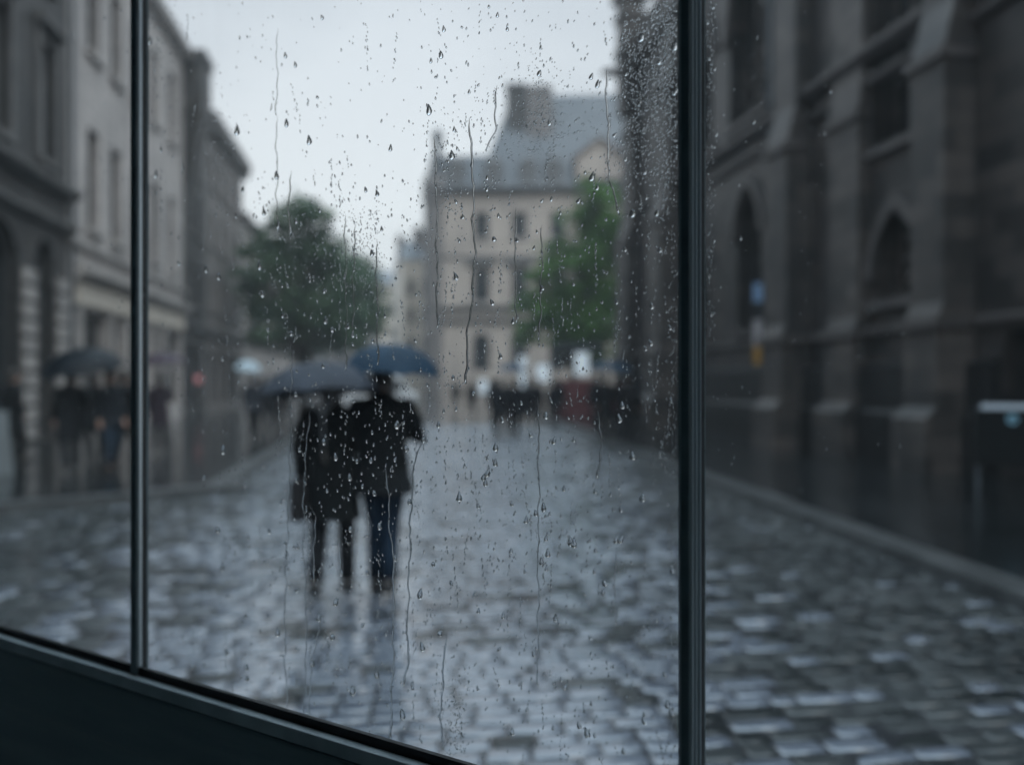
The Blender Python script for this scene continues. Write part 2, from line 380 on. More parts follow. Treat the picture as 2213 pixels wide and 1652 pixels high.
for h in wins: window(b, h, M['frame_white'], .22, (1,1), trim=M['trim_mid'])
for h in wins[:4]:
    g = MB(); g.prism([(-.002,h[3]+.25),(-.3,h[3]+.4),(-.3,h[3]+.5),(-.002,h[3]+.62)], h[0]-.3, h[1]+.3); g.build('window_hood', M['trim_mid'], b)
    for s in (h[0]-.24, h[1]+.06):
        g = MB(); g.box(s, s+.18, -.1, -.002, h[2], h[3]+.245); g.build('architrave', M['trim_mid'], b)
piers = [(.0,.95),(2.85,4.15),(6.05,7.35),(9.4,10.25),(11.5,L)]
for p0, p1 in piers:
    z = .15; g = MB()
    while z < 4.4: g.box(p0+.02, p1-.02, -.09, -.003, z, z+.36); z += .44
    g.build('rusticated_pier', M['trim_pale'], b, bevel=.03)
courses(b, L, [(5.75,.28,.3),(6.7,.3,.42),(16.4,.6,.6)], M['trim_mid'])
gable_roof(b, L, 17.0, 8, 3, M['slate'])

# --- left side, second: pale tenement with shopfront
b, L = left_building('pale_tenement', 'pale stone tenement with narrow window columns over a cream shopfront', 24.33, 37.3)
A = 24.33; wins = []
cols = [26.4, 28.5, 30.7, 32.9, 35.4]
for c in cols:
    for z0, z1 in ((6.3,9.4),(11.7,14.6)): wins.append((c-.5-A, c+.5-A, z0, z1))
shops = [(25.6-A,27.6-A,.7,3.75), (28.1-A,29.1-A,.1,3.75), (29.7-A,32.2-A,.7,3.75), (32.8-A,33.8-A,.1,3.75), (34.4-A,36.8-A,.7,3.75)]
g = MB(); wall_mesh(g, L, 16.4, wins+shops, .3); g.build('wall', M['stone_pale'], b)
for h in wins: window(b, h, M['frame_dark'], .2, (0,1), trim=M['trim_pale'])
for i, h in enumerate(shops):
    window(b, h, M['trim_pale'] if i % 2 == 0 else M['door'], .18, (0,1), name='shop_window' if i % 2 == 0 else 'door')
g = MB(); g.box(.5, L-.2, -.14, -.003, 3.9, 4.55); g.build('shop_fascia', M['stone_cream'], b)
g = MB(); g.prism([(-.003,4.6),(-.2,4.62),(-.45,4.8),(-.45,4.95),(-.003,5.1)], .3, L-.1); g.build('shop_cornice', M['trim_pale'], b)
for x in (25.1-A, 27.85-A, 29.4-A, 32.5-A, 34.1-A):
    g = MB(); g.box(x-.16, x+.16, -.12, -.003, .1, 3.85); g.build('pilaster', M['trim_pale'], b, bevel=.02)
courses(b, L, [(5.5,.22,.2),(15.85,.5,.45)], M['trim_pale'])
g = MB(); g.prism([(-.3,16.41),(8,16.41),(8,16.9),(3.0,18.5)], -.05, L); g.build('roof', M['slate'], b)
g = MB(); g.tube([(.12,-.1,.1),(.12,-.1,15.8)], .06); g.build('downpipe', M['lead'], b)

# --- gabled house with big stack at the street line
b, L = left_building('gabled_house', 'dark narrow house with a square corbelled turret jutting over the street', 37.3, 41.8)
A = 37.3
wins = [(.7,1.6,z,z+2) for z in (5.2,8.6,11.4)]+[(2.6,3.5,z,z+2) for z in (5.2,8.6,11.4)]; shops = [(.5,2.0,.6,3.3),(2.5,3.5,.1,3.3)]
g = MB(); wall_mesh(g, L, 14.2, wins+shops, .3); g.build('wall', M['stone_dark'], b)
for h in wins: window(b, h, M['frame_dark'], .2, (0,1), trim=M['trim_mid'])
for i, h in enumerate(shops): window(b, h, M['frame_dark'], .2, (1,1), name='shop_window' if i == 0 else 'door')
g = MB(); g.add([(.0,0.01,14.21),(L,0.01,14.21),(L-.4,0.01,14.9),(.4,.01,14.9),(.0,6,14.21),(L,6,14.21),(L-.4,6,14.9),(.4,6,14.9)],[(0,1,2,3),(4,7,6,5),(0,3,7,4),(1,5,6,2),(3,2,6,7)]); g.build('gable', M['stone_mid'], b)
courses(b, L, [(4.0,.3,.3),(13.8,.35,.3)], M['trim_mid'])
g = MB(); g.box(.06,1.7,-.85,.3,13.6,16.1); g.box(.03,1.8,-.95,.35,16.101,16.5)
g.add([(.1,-.8,13.599),(1.65,-.8,13.599),(1.65,-.004,13.599),(.1,-.004,13.599),(.3,-.06,9.4),(1.4,-.06,9.4),(1.4,-.004,9.4),(.3,-.004,9.4)],[(0,1,5,4),(1,2,6,5),(2,3,7,6),(3,0,4,7),(4,5,6,7),(0,3,2,1)])
g.build('corbelled_turret', M['stone_dark'], b)

# --- left side, further
b, L = left_building('corbelled_house', 'grey stone house with deep corbelled eaves beyond the jutting square turret', 41.8, 52.0)
wins = [(x,x+1,z,z+1.9) for x in (1.0,3.4,5.8,8.0) for z in (5.3,8.6,11.6)]; shops = [(x,x+1.6,.5,3.2) for x in (.6,2.8,5.0,7.2)]
g = MB(); wall_mesh(g, L, 15.2, wins+shops, .3); g.build('wall', M['stone_mid'], b)
for h in wins: window(b, h, M['frame_dark'], .2, (0,1), trim=M['trim_mid'])
for h in shops: window(b, h, M['frame_dark'], .2, (1,1), name='shop_window')
courses(b, L, [(3.9,.4,.35),(14.3,.9,.55)], M['trim_mid']); gable_roof(b, L, 15.2, 8, 1.6, M['slate'])
b, L = left_building('plain_terrace', 'tall plain grey terrace half hidden behind the round tree', 52.0, 77.0)
wins = [(x,x+1,z,z+1.6) for x in np.arange(1.2,24,2.6) for z in (4.9,7.4,9.7)]
wins = [tuple(map(float,h)) for h in wins]
g = MB(); wall_mesh(g, L, 12.2, wins, .3); g.build('wall', M['stone_pale'], b)
for h in wins: window(b, h, M['frame_dark'], .2, (0,1), trim=M['trim_mid'])
courses(b, L, [(4.0,.4,.35),(11.75,.35,.4)], M['trim_mid']); gable_roof(b, L, 12.2, 8, 2.0, M['slate'])

# --- the building that closes the view
Y0 = 70.0; k = F/Y0
def bx(u): return (u-930)/k
def bz(v): return EYE+(826-v)/k
b = empty('mansard_building', at(930,826,Y0)-Vector((0,0,EYE)), R(-3), 'broad pinkish stone building with dormered slate mansard closing the street', 'building')
L = bx(1400)
w2 = [(bx(u)-.62,bx(u)+.62,bz(515),bz(460)) for u in (1040,1122,1204,1288,1360)]
w1 = [(bx(u)-.7,bx(u)+.7,bz(650),bz(580)) for u in (1040,1122,1204,1288,1360)]
w0 = [(bx(u)-.75,bx(u)+.75,bz(800),bz(720),'round') for u in (1040,1122,1204,1288,1360)]
H = bz(408)
g = MB(); wall_mesh(g, L, H, w2+w1+w0, .35, 12); g.build('wall', M['stone_warm'], b)
for h in w2: window(b, h, M['frame_dark'], .25, (1,1), trim=M['trim_pale'])
for h in w1:
    window(b, h, M['frame_dark'], .25, (1,1), trim=M['trim_pale'])
    g = MB(); g.prism([(-.002,h[3]+.3),(-.4,h[3]+.35),(-.4,h[3]+.55),(-.002,h[3]+.95)], h[0]-.55, h[1]+.55); g.build('window_hood', M['trim_mid'], b)
for h in w0: window(b, h, M['frame_dark'], .25, (1,1))
courses(b, L, [(bz(672),.35,.45),(bz(698),.3,.35),(bz(560)-2.0+2.0,.22,.12),(H-.55,.55,.7)], M['trim_mid'])
g = MB(); g.prism([(-.25,H+.02),(12.3,H+.02),(10.8,H+3.2),(1.2,H+3.2)], -.2, L+.2); ro = g.build('roof', M['slate'], b)
for u in (985,1065,1140,1195):
    g = MB(); x = bx(u); g.box(x-.75,x+.75,-.1,1.4,H+.03,H+2.1)
    g.lathe([(0,0),(.8,0),(.72,.35),(.5,.62),(0,.8)], 12, (x,.55,H+2.1)); d = g.build('dormer', M['trim_mid'], b)
    window(d, (x-.5,x+.5,H+.4,H+1.8), M['frame_white'], -.17, (1,1))
# upper steep roof with two tall stacks
g = MB(); x0, x1 = bx(1052), bx(1400); zt = EYE+(826-211)/F*75.2; zb = H+3.22
g.add([(x0,1.5,zb),(x1,1.5,zb),(x1,10,zb),(x0,10,zb),(bx(1100),5.2,zt),(x1,5.2,zt),(x1,6.4,zt),(bx(1100),6.4,zt)],[(0,1,5,4),(1,2,6,5),(2,3,7,6),(3,0,4,7),(4,5,6,7)])
g.build('upper_roof', M['slate'], b)
chimney(b, bx(1090), bx(1133), 3.0, 5.0, zb+1, EYE+(826-189)/F*73.5, M['stone_dark'], 0)
chimney(b, bx(1137), bx(1190), 2.6, 4.6, zb+1, EYE+(826-195)/F*73.1, M['stone_mid'], 0)
# pale gable bay beside the church, and the thin corner pinnacle
g = MB(); x0, x1 = bx(1243), bx(1345); xm = (x0+x1)/2; z0 = H+.56
g.add([(x0,-.5,z0),(x1,-.5,z0),(x1,-.5,bz(345)),(xm,-.5,bz(312)),(x0,-.5,bz(345)),(x0,3,z0),(x1,3,z0),(x1,3,bz(345)),(xm,3,bz(312)),(x0,3,bz(345))],[(0,1,2,3,4),(5,9,8,7,6),(0,4,9,5),(1,6,7,2)])
g.build('gable', M['stone_warm'], b)
g = MB(); g.add([(x0-.3,-.8,bz(350)),(xm,-.8,bz(305)),(xm,3.2,bz(305)),(x0-.3,3.2,bz(350)),(x0-.3,-.8,bz(356)),(xm,-.8,bz(311)),(xm,3.2,bz(311)),(x0-.3,3.2,bz(356))],[(0,1,2,3),(4,7,6,5),(0,4,5,1),(1,5,6,2),(2,6,7,3),(3,7,4,0)])
g.add([(xm,-.8,bz(305)),(x1+.3,-.8,bz(350)),(x1+.3,3.2,bz(350)),(xm,3.2,bz(305)),(xm,-.8,bz(311)),(x1+.3,-.8,bz(356)),(x1+.3,3.2,bz(356)),(xm,3.2,bz(311))],[(0,1,2,3),(4,7,6,5),(0,4,5,1),(1,5,6,2),(2,6,7,3),(3,7,4,0)])
g.build('gable_roof', varied('brown tile', (.12,.085,.07), (.18,.13,.11), 3, .5), b)
g = MB(); g.box(bx(938),bx(952),-.3,.5,H-1,bz(300)); g.box(bx(935),bx(955),-.42,.62,bz(300),bz(290)); g.lathe([(.45,0),(.1,.5),(0,.55)],8,(bx(945),.1,bz(290))); g.build('corner_pinnacle', M['lead'], b)
g = MB(); g.lathe([(.0,0),(1.0,0),(1.0,bz(440)-bz(826)+EYE),(1.15,bz(436)),(1.15,bz(395)),(.95,bz(380)),(.3,bz(345)),(0,bz(335))], 14, (bx(938),.6,0)); g.build('corner_turret', M['stone_mid'], b)
# lower neighbour set back on its flank and a far pale house
b = empty('stepped_gable_house', at(868,826,80)-Vector((0,0,EYE)), R(14), 'lower stone house with small chimneys against the flank of the broad mansard building', 'building')
kk = F/80; L = 72/kk; H = 1.6+(826-560)/kk
ws = [(x,x+.7,z,z+1.6) for x in (.6,2.0) for z in (4.6,7.6,10.4)]
g = MB(); wall_mesh(g, L, H, ws, .3, 8); g.build('wall', M['stone_cream'], b)
for h in ws: window(b, h, M['frame_dark'], .2, (0,1), trim=M['trim_pale'])
g = MB(); g.add([(-.1,-.2,H+.01),(L,-.2,H+.01),(L,8,H+.01),(-.1,8,H+.01),(.2,4,H+2.6),(L,4,H+2.6)],[(0,1,5,4),(1,2,5),(2,3,4,5),(3,0,4),(0,3,2,1)]); g.build('roof', M['slate'], b)
chimney(b, -.1,.5, 2.5,4, H-.5, H+2.7, M['stone_mid'], 1); chimney(b, 1.6,2.6, 2.5,4, H, H+3.6, M['stone_mid'], 2)
b = empty('distant_house', at(800,826,118)-Vector((0,0,EYE)), R(4), 'pale far house in the gap between the trees and the stone houses', 'building')
kk = F/118; L = 95/kk; H = 1.6+(826-612)/kk
ws = [(x,x+.9,z,z+1.8) for x in (.8,2.8,4.8) for z in (4.6,8.0,11.4)]
g = MB(); wall_mesh(g, L, H, ws, .3, 8); g.build('wall', M['stone_cream'], b)
for h in ws: window(b, h, M['frame_dark'], .2, (0,1))
gable_roof(b, L, H, 8, 2.4, M['slate'])

b = empty('low_terrace', at(590,826,98)-Vector((0,0,EYE)), R(3), 'grey low terrace with slate roof behind the dark trees', 'building')
kk = F/98; L = 205/kk; H = 1.6+(826-680)/kk
ws = [(float(x),float(x)+1.0,z,z+1.8) for x in np.arange(.8,L-1.2,2.3) for z in (4.4,7.0)]+[(float(x),float(x)+1.6,.5,3.0) for x in np.arange(.8,L-1.8,2.9)]
g = MB(); wall_mesh(g, L, H, ws, .3, 8); g.build('wall', M['stone_mid'], b)
for h in ws: window(b, h, M['frame_dark'], .2, (0,1))
courses(b, L, [(3.4,.3,.3),(H-.4,.3,.3)], M['trim_mid']); gable_roof(b, L, H, 8, 2.2, M['slate'])

# --- the church on the near side: local x runs from its far corner towards the viewer
CO = 9.6; CA = 30.6
b = empty('church', st(CA, CO), ANG_E+math.pi, 'soot-dark stone church wall with stepped buttresses and tall pointed windows', 'church')
L = 27.8; H = 14.3
def ca(a): return CA-a
up = [(ca(24.7),ca(22.6),8.7,13.2,'pointed'), (ca(21.4),ca(19.2),8.7,13.2,'pointed'), (ca(14.65),ca(13.0),6.2,12.8,'pointed'), (ca(8.6),ca(5.8),5.0,12.8,'pointed')]
lo = [(ca(24.4),ca(22.9),3.0,6.6,'pointed'), (ca(20.9),ca(19.4),3.0,6.9,'pointed'), (ca(14.5),ca(13.1),3.2,4.9)]
g = MB(); dark_opening = (ca(11.2),ca(4.2),.02,2.42)  # opening added to make the lower wall near the viewer almost black
wall_mesh(g, L, H, up+lo+[dark_opening], .75, 10); g.build('wall', M['stone_church'], b)
for h in up+lo:
    window(b, h, M['stone_buttress'], .5, (2,3), sill=True, trim=M['stone_church_trim'], bw=.07)
    P = arc(h[0]-.25, h[1]+.25, h[3]+.3, 'pointed'); Q = arc(h[0]-.02, h[1]+.02, h[3]+.02, 'pointed')
    g = MB()
    for i in range(len(P)-1):
        a_, b_, c_, d_ = P[i], P[i+1], Q[i+1], Q[i]
        g.add([(a_[0],-.14,a_[1]),(b_[0],-.14,b_[1]),(c_[0],-.14,c_[1]),(d_[0],-.14,d_[1]),(a_[0],-.003,a_[1]),(b_[0],-.003,b_[1]),(c_[0],-.003,c_[1]),(d_[0],-.003,d_[1])],[(0,1,2,3),(0,4,5,1),(2,6,7,3)])
    g.build('hood_mould', M['stone_church_trim'], b)
courses(b, L, [(7.5,.16,.16),(8.0,.25,.3),(2.5,.16,.14),(13.75,.25,.3)], M['stone_church_trim'])
g = MB(); x = 0.2
g.box(0,L,-.12,.5,H+.01,H+.4)
while x < L-1: g.box(x,x+.75,-.12,.5,H+.401,H+1.05); x += 1.3
g.build('parapet', M['stone_church'], b)
g = MB(); g.prism([(-.2,.0),(-.3,.0),(-.3,1.0),(-.22,1.1),(-.2,1.9),(-.003,2.0),(-.003,0)], 0, ca(11.25)); g.build('plinth', varied('wet black plinth stone', (.007,.008,.009), (.018,.018,.019), 1.5, .45, .3, spec=.3), b)
def buttress(x, wd, pr, top, pin=False):
    g = MB(); h = wd/2
    prof = [(-.004,0),(-pr-.35,0),(-pr-.35,1.0),(-pr-.12,1.2),(-pr-.12,2.6),(-pr,2.95),(-pr,7.1),(-pr*.62,8.0),(-pr*.62,11.4),(-pr*.35,12.4),(-pr*.35,top-1.2),(-.004,top)]
    g.prism(prof, x-h, x+h); o = g.build('buttress', M['stone_buttress'], b)
    g = MB()
    for y, z, pj in ((-pr-.2,2.5,.07),(-pr-.07,6.95,.06),(-pr*.62-.07,11.3,.06)):
        g.box(x-h-pj, x+h+pj, y-.02, -.005, z, z+.16)
    g.build('weathering', M['stone_church_trim'], o)
    if pin:
        g = MB(); g.box(x-.4,x+.4,-.6,.2,top-2.5,top+2.0); g.box(x-.5,x+.5,-.7,.3,top-.2,top+.1); g.box(x-.5,x+.5,-.7,.3,top+1.2,top+1.45)
        g.add([(x-.6,-.67,top+2.0),(x+.6,-.67,top+2.0),(x+.6,.53,top+2.0),(x-.6,.53,top+2.0),(x,-.07,top+5.2)],[(0,1,4),(1,2,4),(2,3,4),(3,0,4),(3,2,1,0)])
        for i in range(5):
            t = i/5; s = .6*(1-t)
            for sx in (-1,1): g.box(x+sx*s-.2,x+sx*s+.2,-.72+.6*t,-.48+.6*t,top+2.1+3.2*t,top+2.35+3.2*t)
        g.build('pinnacle', M['stone_church'], o)
buttress(ca(30.25), 1.3, .55, 14.6, True)
for a_, wd_, pr_ in ((25.8,1.25,.75),(17.5,1.0,.6),(15.3,1.1,.25),(12.22,.85,.6)  ): buttress(ca(a_), wd_, pr_, 14.4)
g = MB(); g.tube([(ca(30.7),-.5,13.9),(ca(30.8),-.9,14.0),(ca(30.8),-1.15,13.9)],[.2,.17,.1],6); g.build('gargoyle', M['stone_church'], b)
g = MB(); g.tube([(ca(18.7),-.12,.1),(ca(18.7),-.12,14.1)], .07); g.build('downpipe', M['lead'], b)
g = MB(); g.prism([(-.12,H+.02),(10,H+.02),(10,H+3.5)],0,L); g.build('roof', M['lead'], b)

# ---------------------------------------------------------------- trees
def leaf_mat(name, c1, c2):
    m = varied(name, c1, c2, .9, .55, .0, spec=.3); b = m.node_tree.nodes['Principled BSDF']
    tr = nd(m,'ShaderNodeBsdfTranslucent'); ms = nd(m,'ShaderNodeMixShader'); ms.inputs[0].default_value = .25
    out = m.node_tree.nodes['Material Output']
    lk(m, b.inputs['Base Color'].links[0].from_socket, tr.inputs['Color'])
    lk(m, b.outputs[0], ms.inputs[1]); lk(m, tr.outputs[0], ms.inputs[2]); lk(m, ms.outputs[0], out.inputs['Surface'])
    return m
M['leaf_dark'] = leaf_mat('deep green leaves', (.036,.075,.048), (.135,.21,.12))
M['leaf_bright'] = leaf_mat('fresh green leaves', (.035,.085,.028), (.15,.28,.085))
def tree(name, label, base, blobs, m, n=9000, leaf=.2, group=None):
    """trunk with limbs running into every clump; leaves scattered through clumps of uneven size"""
    t = empty(name, base, 0, label, 'tree', group); B = Vector(base)
    g = MB(); hub = Vector((0,0,2.6))
    g.tube([(0,0,-.05),(.03,.02,1.2),(.0,.05,2.6)],[.32,.24,.2],9)
    for c, r in blobs:
        c = c-B; mid = (hub+c)/2+Vector((random.uniform(-.3,.3),random.uniform(-.3,.3),.3))
        g.tube([hub-Vector((0,0,.3)),mid,c],[.15,.09,.03],6)
        for _ in range(4):
            q = c+Vector((random.gauss(0,.5),random.gauss(0,.5),random.gauss(0,.4)))*r
            g.tube([mid.lerp(c,.6),q],[.05,.015],5)
    g.build('trunk', M['bark'], t, True)
    tot = sum(r**2 for _,r in blobs); V = []
    for c, r in blobs:
        c = c-B; nn = int(n*r*r/tot); cl = max(8,int(nn/36))
        for _ in range(cl):
            d = Vector((random.gauss(0,1),random.gauss(0,1),random.gauss(0,1))).normalized()*r*random.uniform(.35,1.3)**.6
            if d.z < -.6*r: d.z *= .6
            s = random.uniform(.25,.55)*min(1,r/1.6+.3); cc = c+d
            for _ in range(36):
                p = cc+Vector((random.gauss(0,s),random.gauss(0,s),random.gauss(0,s*.6)))
                a = Vector((random.gauss(0,1),random.gauss(0,1),random.gauss(0,.6))).normalized()
                bb = a.cross(Vector((random.gauss(0,1),random.gauss(0,1),random.gauss(0,1)))).normalized()
                l = leaf*random.uniform(.6,1.3); V += [p-a*l, p+bb*l*.55, p+a*l, p-bb*l*.55]
    g = MB(); g.v = [tuple(p) for p in V]; g.f = [(4*i,4*i+1,4*i+2,4*i+3) for i in range(len(V)//4)]
    me = bpy.data.meshes.new('crown'); me.from_pydata(g.v, [], g.f); me.materials.append(m)
    o = bpy.data.objects.new('crown', me); COL.objects.link(o); o.parent = t
    return t
def blobs(Y, lst): return [(at(u,v,Y)+Vector((0,random.uniform(-1,1),0)), r*Y/F) for u,v,r in lst]
def foot(u, Y, z=0): p = at(u,826,Y); return Vector((p.x,p.y,z))
tree('round_tree', 'dark green round-headed tree with a raised crown top in front of the grey terrace', foot(655,45,.08),
     blobs(45,[(655,455,30),(685,475,24),(625,480,26),(590,530,34),(645,530,44),(705,535,36),(650,585,52),(575,590,46),(725,600,42),(548,640,30),(590,660,44),(660,665,58),(735,680,40),(580,715,34),(650,728,42),(715,735,30)]), M['leaf_dark'], 11500)
tree('small_tree', 'smaller dark tree whose low crown ends beside the far pale house', foot(775,58,.02),
     blobs(58,[(770,600,42),(790,650,36),(755,660,42),(800,690,28),(770,710,42),(745,560,26)]), M['leaf_dark'], 7000)
tree('leaning_tree', 'bright green tree with sloping crown against the church corner', foot(1238,48,.02),
     blobs(48,[(1280,430,28),(1318,418,28),(1255,480,34),(1305,490,44),(1340,510,44),(1205,545,32),(1260,560,40),(1310,590,54),(1165,590,26),(1215,625,40),(1265,655,48),(1145,655,26),(1185,690,38),(1240,720,42),(1305,700,54),(1140,725,26),(1340,640,44),(1280,745,34)]), M['leaf_bright'], 13000)

# ---------------------------------------------------------------- people
def umbrella(label, centre_top, r, depth, m, tilt=(0,0), hand=None, group='umbrellas held up in the rain', ribs=8, low=0):
    """open umbrella: origin at the canopy's crown"""
    t = empty('umbrella', centre_top, 0, label, 'umbrella', group); t.rotation_euler = (tilt[0],tilt[1],random.uniform(0,.7))
    g = MB(); rings = 7; seg = ribs*4
    for sgn, off in ((1,0),(-1,-.004)):
        base = len(g.v)
        for i in range(rings+1):
            q = i/rings
            for k in range(seg):
                f = (k % 4)/4; sag = 1-.055*q*math.sin(math.pi*f)
                a = 2*math.pi*k/seg; rr = r*math.sin(q*1.25)/math.sin(1.25)*sag
                z = -depth*(1-math.cos(q*1.25))/(1-math.cos(1.25))+off+depth*.10*q*math.sin(math.pi*f)
                g.v.append((rr*math.cos(a), rr*math.sin(a), z))
        for i in range(rings):
            for k in range(seg):
                fc = (base+i*seg+k, base+i*seg+(k+1)%seg, base+(i+1)*seg+(k+1)%seg, base+(i+1)*seg+k)
                g.f.append(fc)
    me = bpy.data.meshes.new('canopy'); me.from_pydata(g.v,[],g.f); me.materials.append(m)
    me.polygons.foreach_set('use_smooth',[True]*len(me.polygons)); o = bpy.data.objects.new('canopy',me); COL.objects.link(o); o.parent = t
    ln = .72*max(1,r/.5) if not low else low
    g = MB(); g.tube([(0,0,-.01),(0,0,-ln)],.006,6); g.build('shaft', M['steel'], t, True)
    g = MB(); g.tube([(0,0,-ln),(0,0,-ln-.09),(.015,0,-ln-.11)],[.013,.015,.012],8); g.build('handle', M['grip'], t, True)
    g = MB(); g.tube([(0,0,0),(0,0,.05)],[.008,.004],6); g.build('tip', M['steel'], t, True)
    for kx in range(ribs):
        a = 2*math.pi*kx/ribs; P = []
        for i in range(0,8):
            q = i/7; rr = r*math.sin(q*1.25)/math.sin(1.25); z = -depth*(1-math.cos(q*1.25))/(1-math.cos(1.25))-.008
            P.append((rr*math.cos(a),rr*math.sin(a),z))
        g = MB(); g.tube(P,.003,4)
        g.tube([(0,0,-depth*1.6),P[4]],.0025,4); g.build('rib', M['steel'], t)
    return t
def skin_body(name, V, Ed, rad, m, parent, lv=2, root=0):
    me = bpy.data.meshes.new(name); me.from_pydata([tuple(v) for v in V], Ed, []); me.materials.append(m)
    o = bpy.data.objects.new(name, me); COL.objects.link(o)
    if parent: o.parent = parent
    s = o.modifiers.new('skin','SKIN'); s.use_smooth_shade = True
    for i, r in enumerate(rad):
        sv = me.skin_vertices[0].data[i]; sv.radius = r if hasattr(r,'__len__') else (r,r); sv.use_root = (i == root)
    u = o.modifiers.new('sub','SUBSURF'); u.levels = 1; u.render_levels = lv
    return o
def person(label, loc, yaw, h=1.75, coat=(.02,.022,.026), trousers=(.02,.022,.028), hem=.62, stride=.22, arm='hold', umb=None, group=None,
           hair=True, hood=False, bag=False, hairlen=.0, female=False, lead=1, fingers=True, width=1.0, legs_in=0.0, linked=False):
    """walking figure; local y is forward, height given in metres"""
    t = empty('person', loc, yaw, label, 'person', group); k = h/1.75; t.scale = (k,k,k)
    # arm poses: shoulder, elbow, wrist, hand direction
    S = .175*width
    arms = {1: ((.245*width,.03,1.17),(.11,.24,1.21),(-.1,.25,1)) if arm == 'hold' else ((.24*width,-.03,1.14),(.25,.07,.9),(0,.3,-1)),
           -1: ((-.222*width,-.03,1.15),(-.225*width,.08,.91),(.05,.3,-1)) if not linked else ((-.25*width,-.05,1.16),(-.2*width,.17,1.06),(.3,.4,.1))}
    f = stride*lead
    lx, ax = .10-legs_in, .105-legs_in
    legs = {1: ((lx,.10+f*.25,.50),(ax,f,.085+max(0,-f)*.35)), -1: ((-lx,.06-f*.25,.50),(-ax,-f,.085+max(0,f)*.35))}
    V = [(0,0,.97),(0,.0,1.12),(0,-.01,1.3),(0,-.005,1.43),(0,.005,1.50),(0,.02,1.575),(0,.022,1.66),(0,.01,1.73),(0,.095,1.60)]
    rd = [(.14,.10),(.125,.09),(.14,.09),(.08,.06),(.056,.056),(.07,.085),(.078,.095),(.045,.055),(.022,.018)]
    Ed = [(0,1),(1,2),(2,3),(3,4),(4,5),(5,6),(6,7),(5,8)]
    hands = []
    for s in (1,-1):
        el, wr, hd = arms[s]; i = len(V)
        V += [(s*(S-.02),-.01,1.39), el, wr]; rd += [.045,.034,.027]; Ed += [(3,i),(i,i+1),(i+1,i+2)]
        hv = Vector(hd).normalized(); wv = Vector(wr); pl = wv+hv*.075
        V.append(tuple(pl)); rd.append((.034,.02)); Ed.append((i+2,i+3)); hands.append((s,wv,pl,hv))
        if fingers:
            side = hv.cross(Vector((0,1,0))).normalized(); curl = Vector((0,1,0)) if arm != 'hold' or s < 0 else Vector((-.6,.5,0))
            for j, (o_, ln) in enumerate(((-.027,.062),(-.009,.075),(.009,.072),(.026,.056))):
                b0 = pl+side*o_; n0 = len(V)
                V += [tuple(b0+hv*.02), tuple(b0+hv*(.02+ln*.55)+curl*.012), tuple(b0+hv*(.02+ln*.8)+curl*.035)]; rd += [.0095,.0085,.0075]
                Ed += [(i+3,n0),(n0,n0+1),(n0+1,n0+2)]
            n0 = len(V); V += [tuple(wv+hv*.03+side*-.03*s), tuple(wv+hv*.065+side*-.052*s+curl*.012)]; rd += [.011,.0085]; Ed += [(i+2,n0),(n0,n0+1)]
    for s in (1,-1):
        kn, an = legs[s]; i = len(V)
        V += [(s*.085,0,.9), kn, an, (an[0]+s*.015,an[1]+.15,max(.035,an[2]-.045))]; rd += [.085,.05,.03,.02]; Ed += [(0,i),(i,i+1),(i+1,i+2),(i+2,i+3)]
    skin_body('body', V, Ed, rd, M['skin'], t)
    cm = cloth('coat cloth', coat); tm = cloth('trouser cloth', trousers)
    # coat: lofted torso with shoulders, plus sleeves
    g = MB(); W = width
    prof = [(hem,.215,.16),(hem+.10,.205,.155),(.85,.195,.15),(.98,.185,.145),(1.1,.165,.13),(1.22,.185,.135),(1.33,.20,.135),(1.40,.195,.12),(1.45,.14,.10),(1.485,.085,.08),(1.52,.075,.078)]
    n = 20; base = len(g.v)
    for z, a, bq in prof:
        for q in range(n):
            th = 2*math.pi*q/n; ca_, sa_ = math.cos(th), math.sin(th)
            e_ = .8; wob = 1+.018*math.sin(th*4)*max(0,(.9-z)/.3)
            g.v.append((a*W*math.copysign(abs(ca_)**e_,ca_)*wob, bq*math.copysign(abs(sa_)**e_,sa_)*wob, z))
    for i in range(len(prof)-1):
        for q in range(n): g.f.append((base+i*n+q, base+i*n+(q+1)%n, base+(i+1)*n+(q+1)%n, base+(i+1)*n+q))
    for s in (1,-1):
        el, wr, hd = arms[s]; a_ = Vector((s*(S-.02),-.01,1.40)); b_ = Vector(el); c_ = Vector(wr)
        g.tube([a_-Vector((s*.06,0,0)),a_,a_.lerp(b_,.5)+Vector((s*.012,0,.01)),b_,b_.lerp(c_,.5),b_.lerp(c_,.96)],[.07,.085,.073,.062,.055,.05],10)
    o = g.build('coat', cm, t, True)
    if hood:
        g = MB(); g.lathe([(.0,.30),(.07,.29),(.115,.22),(.125,.12),(.115,.03),(.10,-.02)],14,(0,.0,1.49),.95,1.0); g.build('hood', cm, t, True)
    elif hair:
        g = MB(); g.lathe([(.0,.135),(.05,.128),(.085,.09),(.098,.03),(.092,-.04),(.075,-.09-hairlen),(.04,-.10-hairlen)],14,(0,-.012,1.645),.93,1.05)
        g.build('hair', M['hair'], t, True)
    g = MB()
    for s in (1,-1):
        kn, an = legs[s]; p0 = Vector((s*.085,0,.92)); kn = Vector(kn); an = Vector(an)
        g.tube([p0,p0.lerp(kn,.5),kn,kn.lerp(an,.5),an.lerp(kn,.04)],[.10,.088,.068,.064,.06],10)
    g.lathe([(.0,1.02),(.15,1.02),(.165,.95),(.15,.88),(.0,.86)],14,(0,0,0),1,.8); g.build('trousers', tm, t, True)
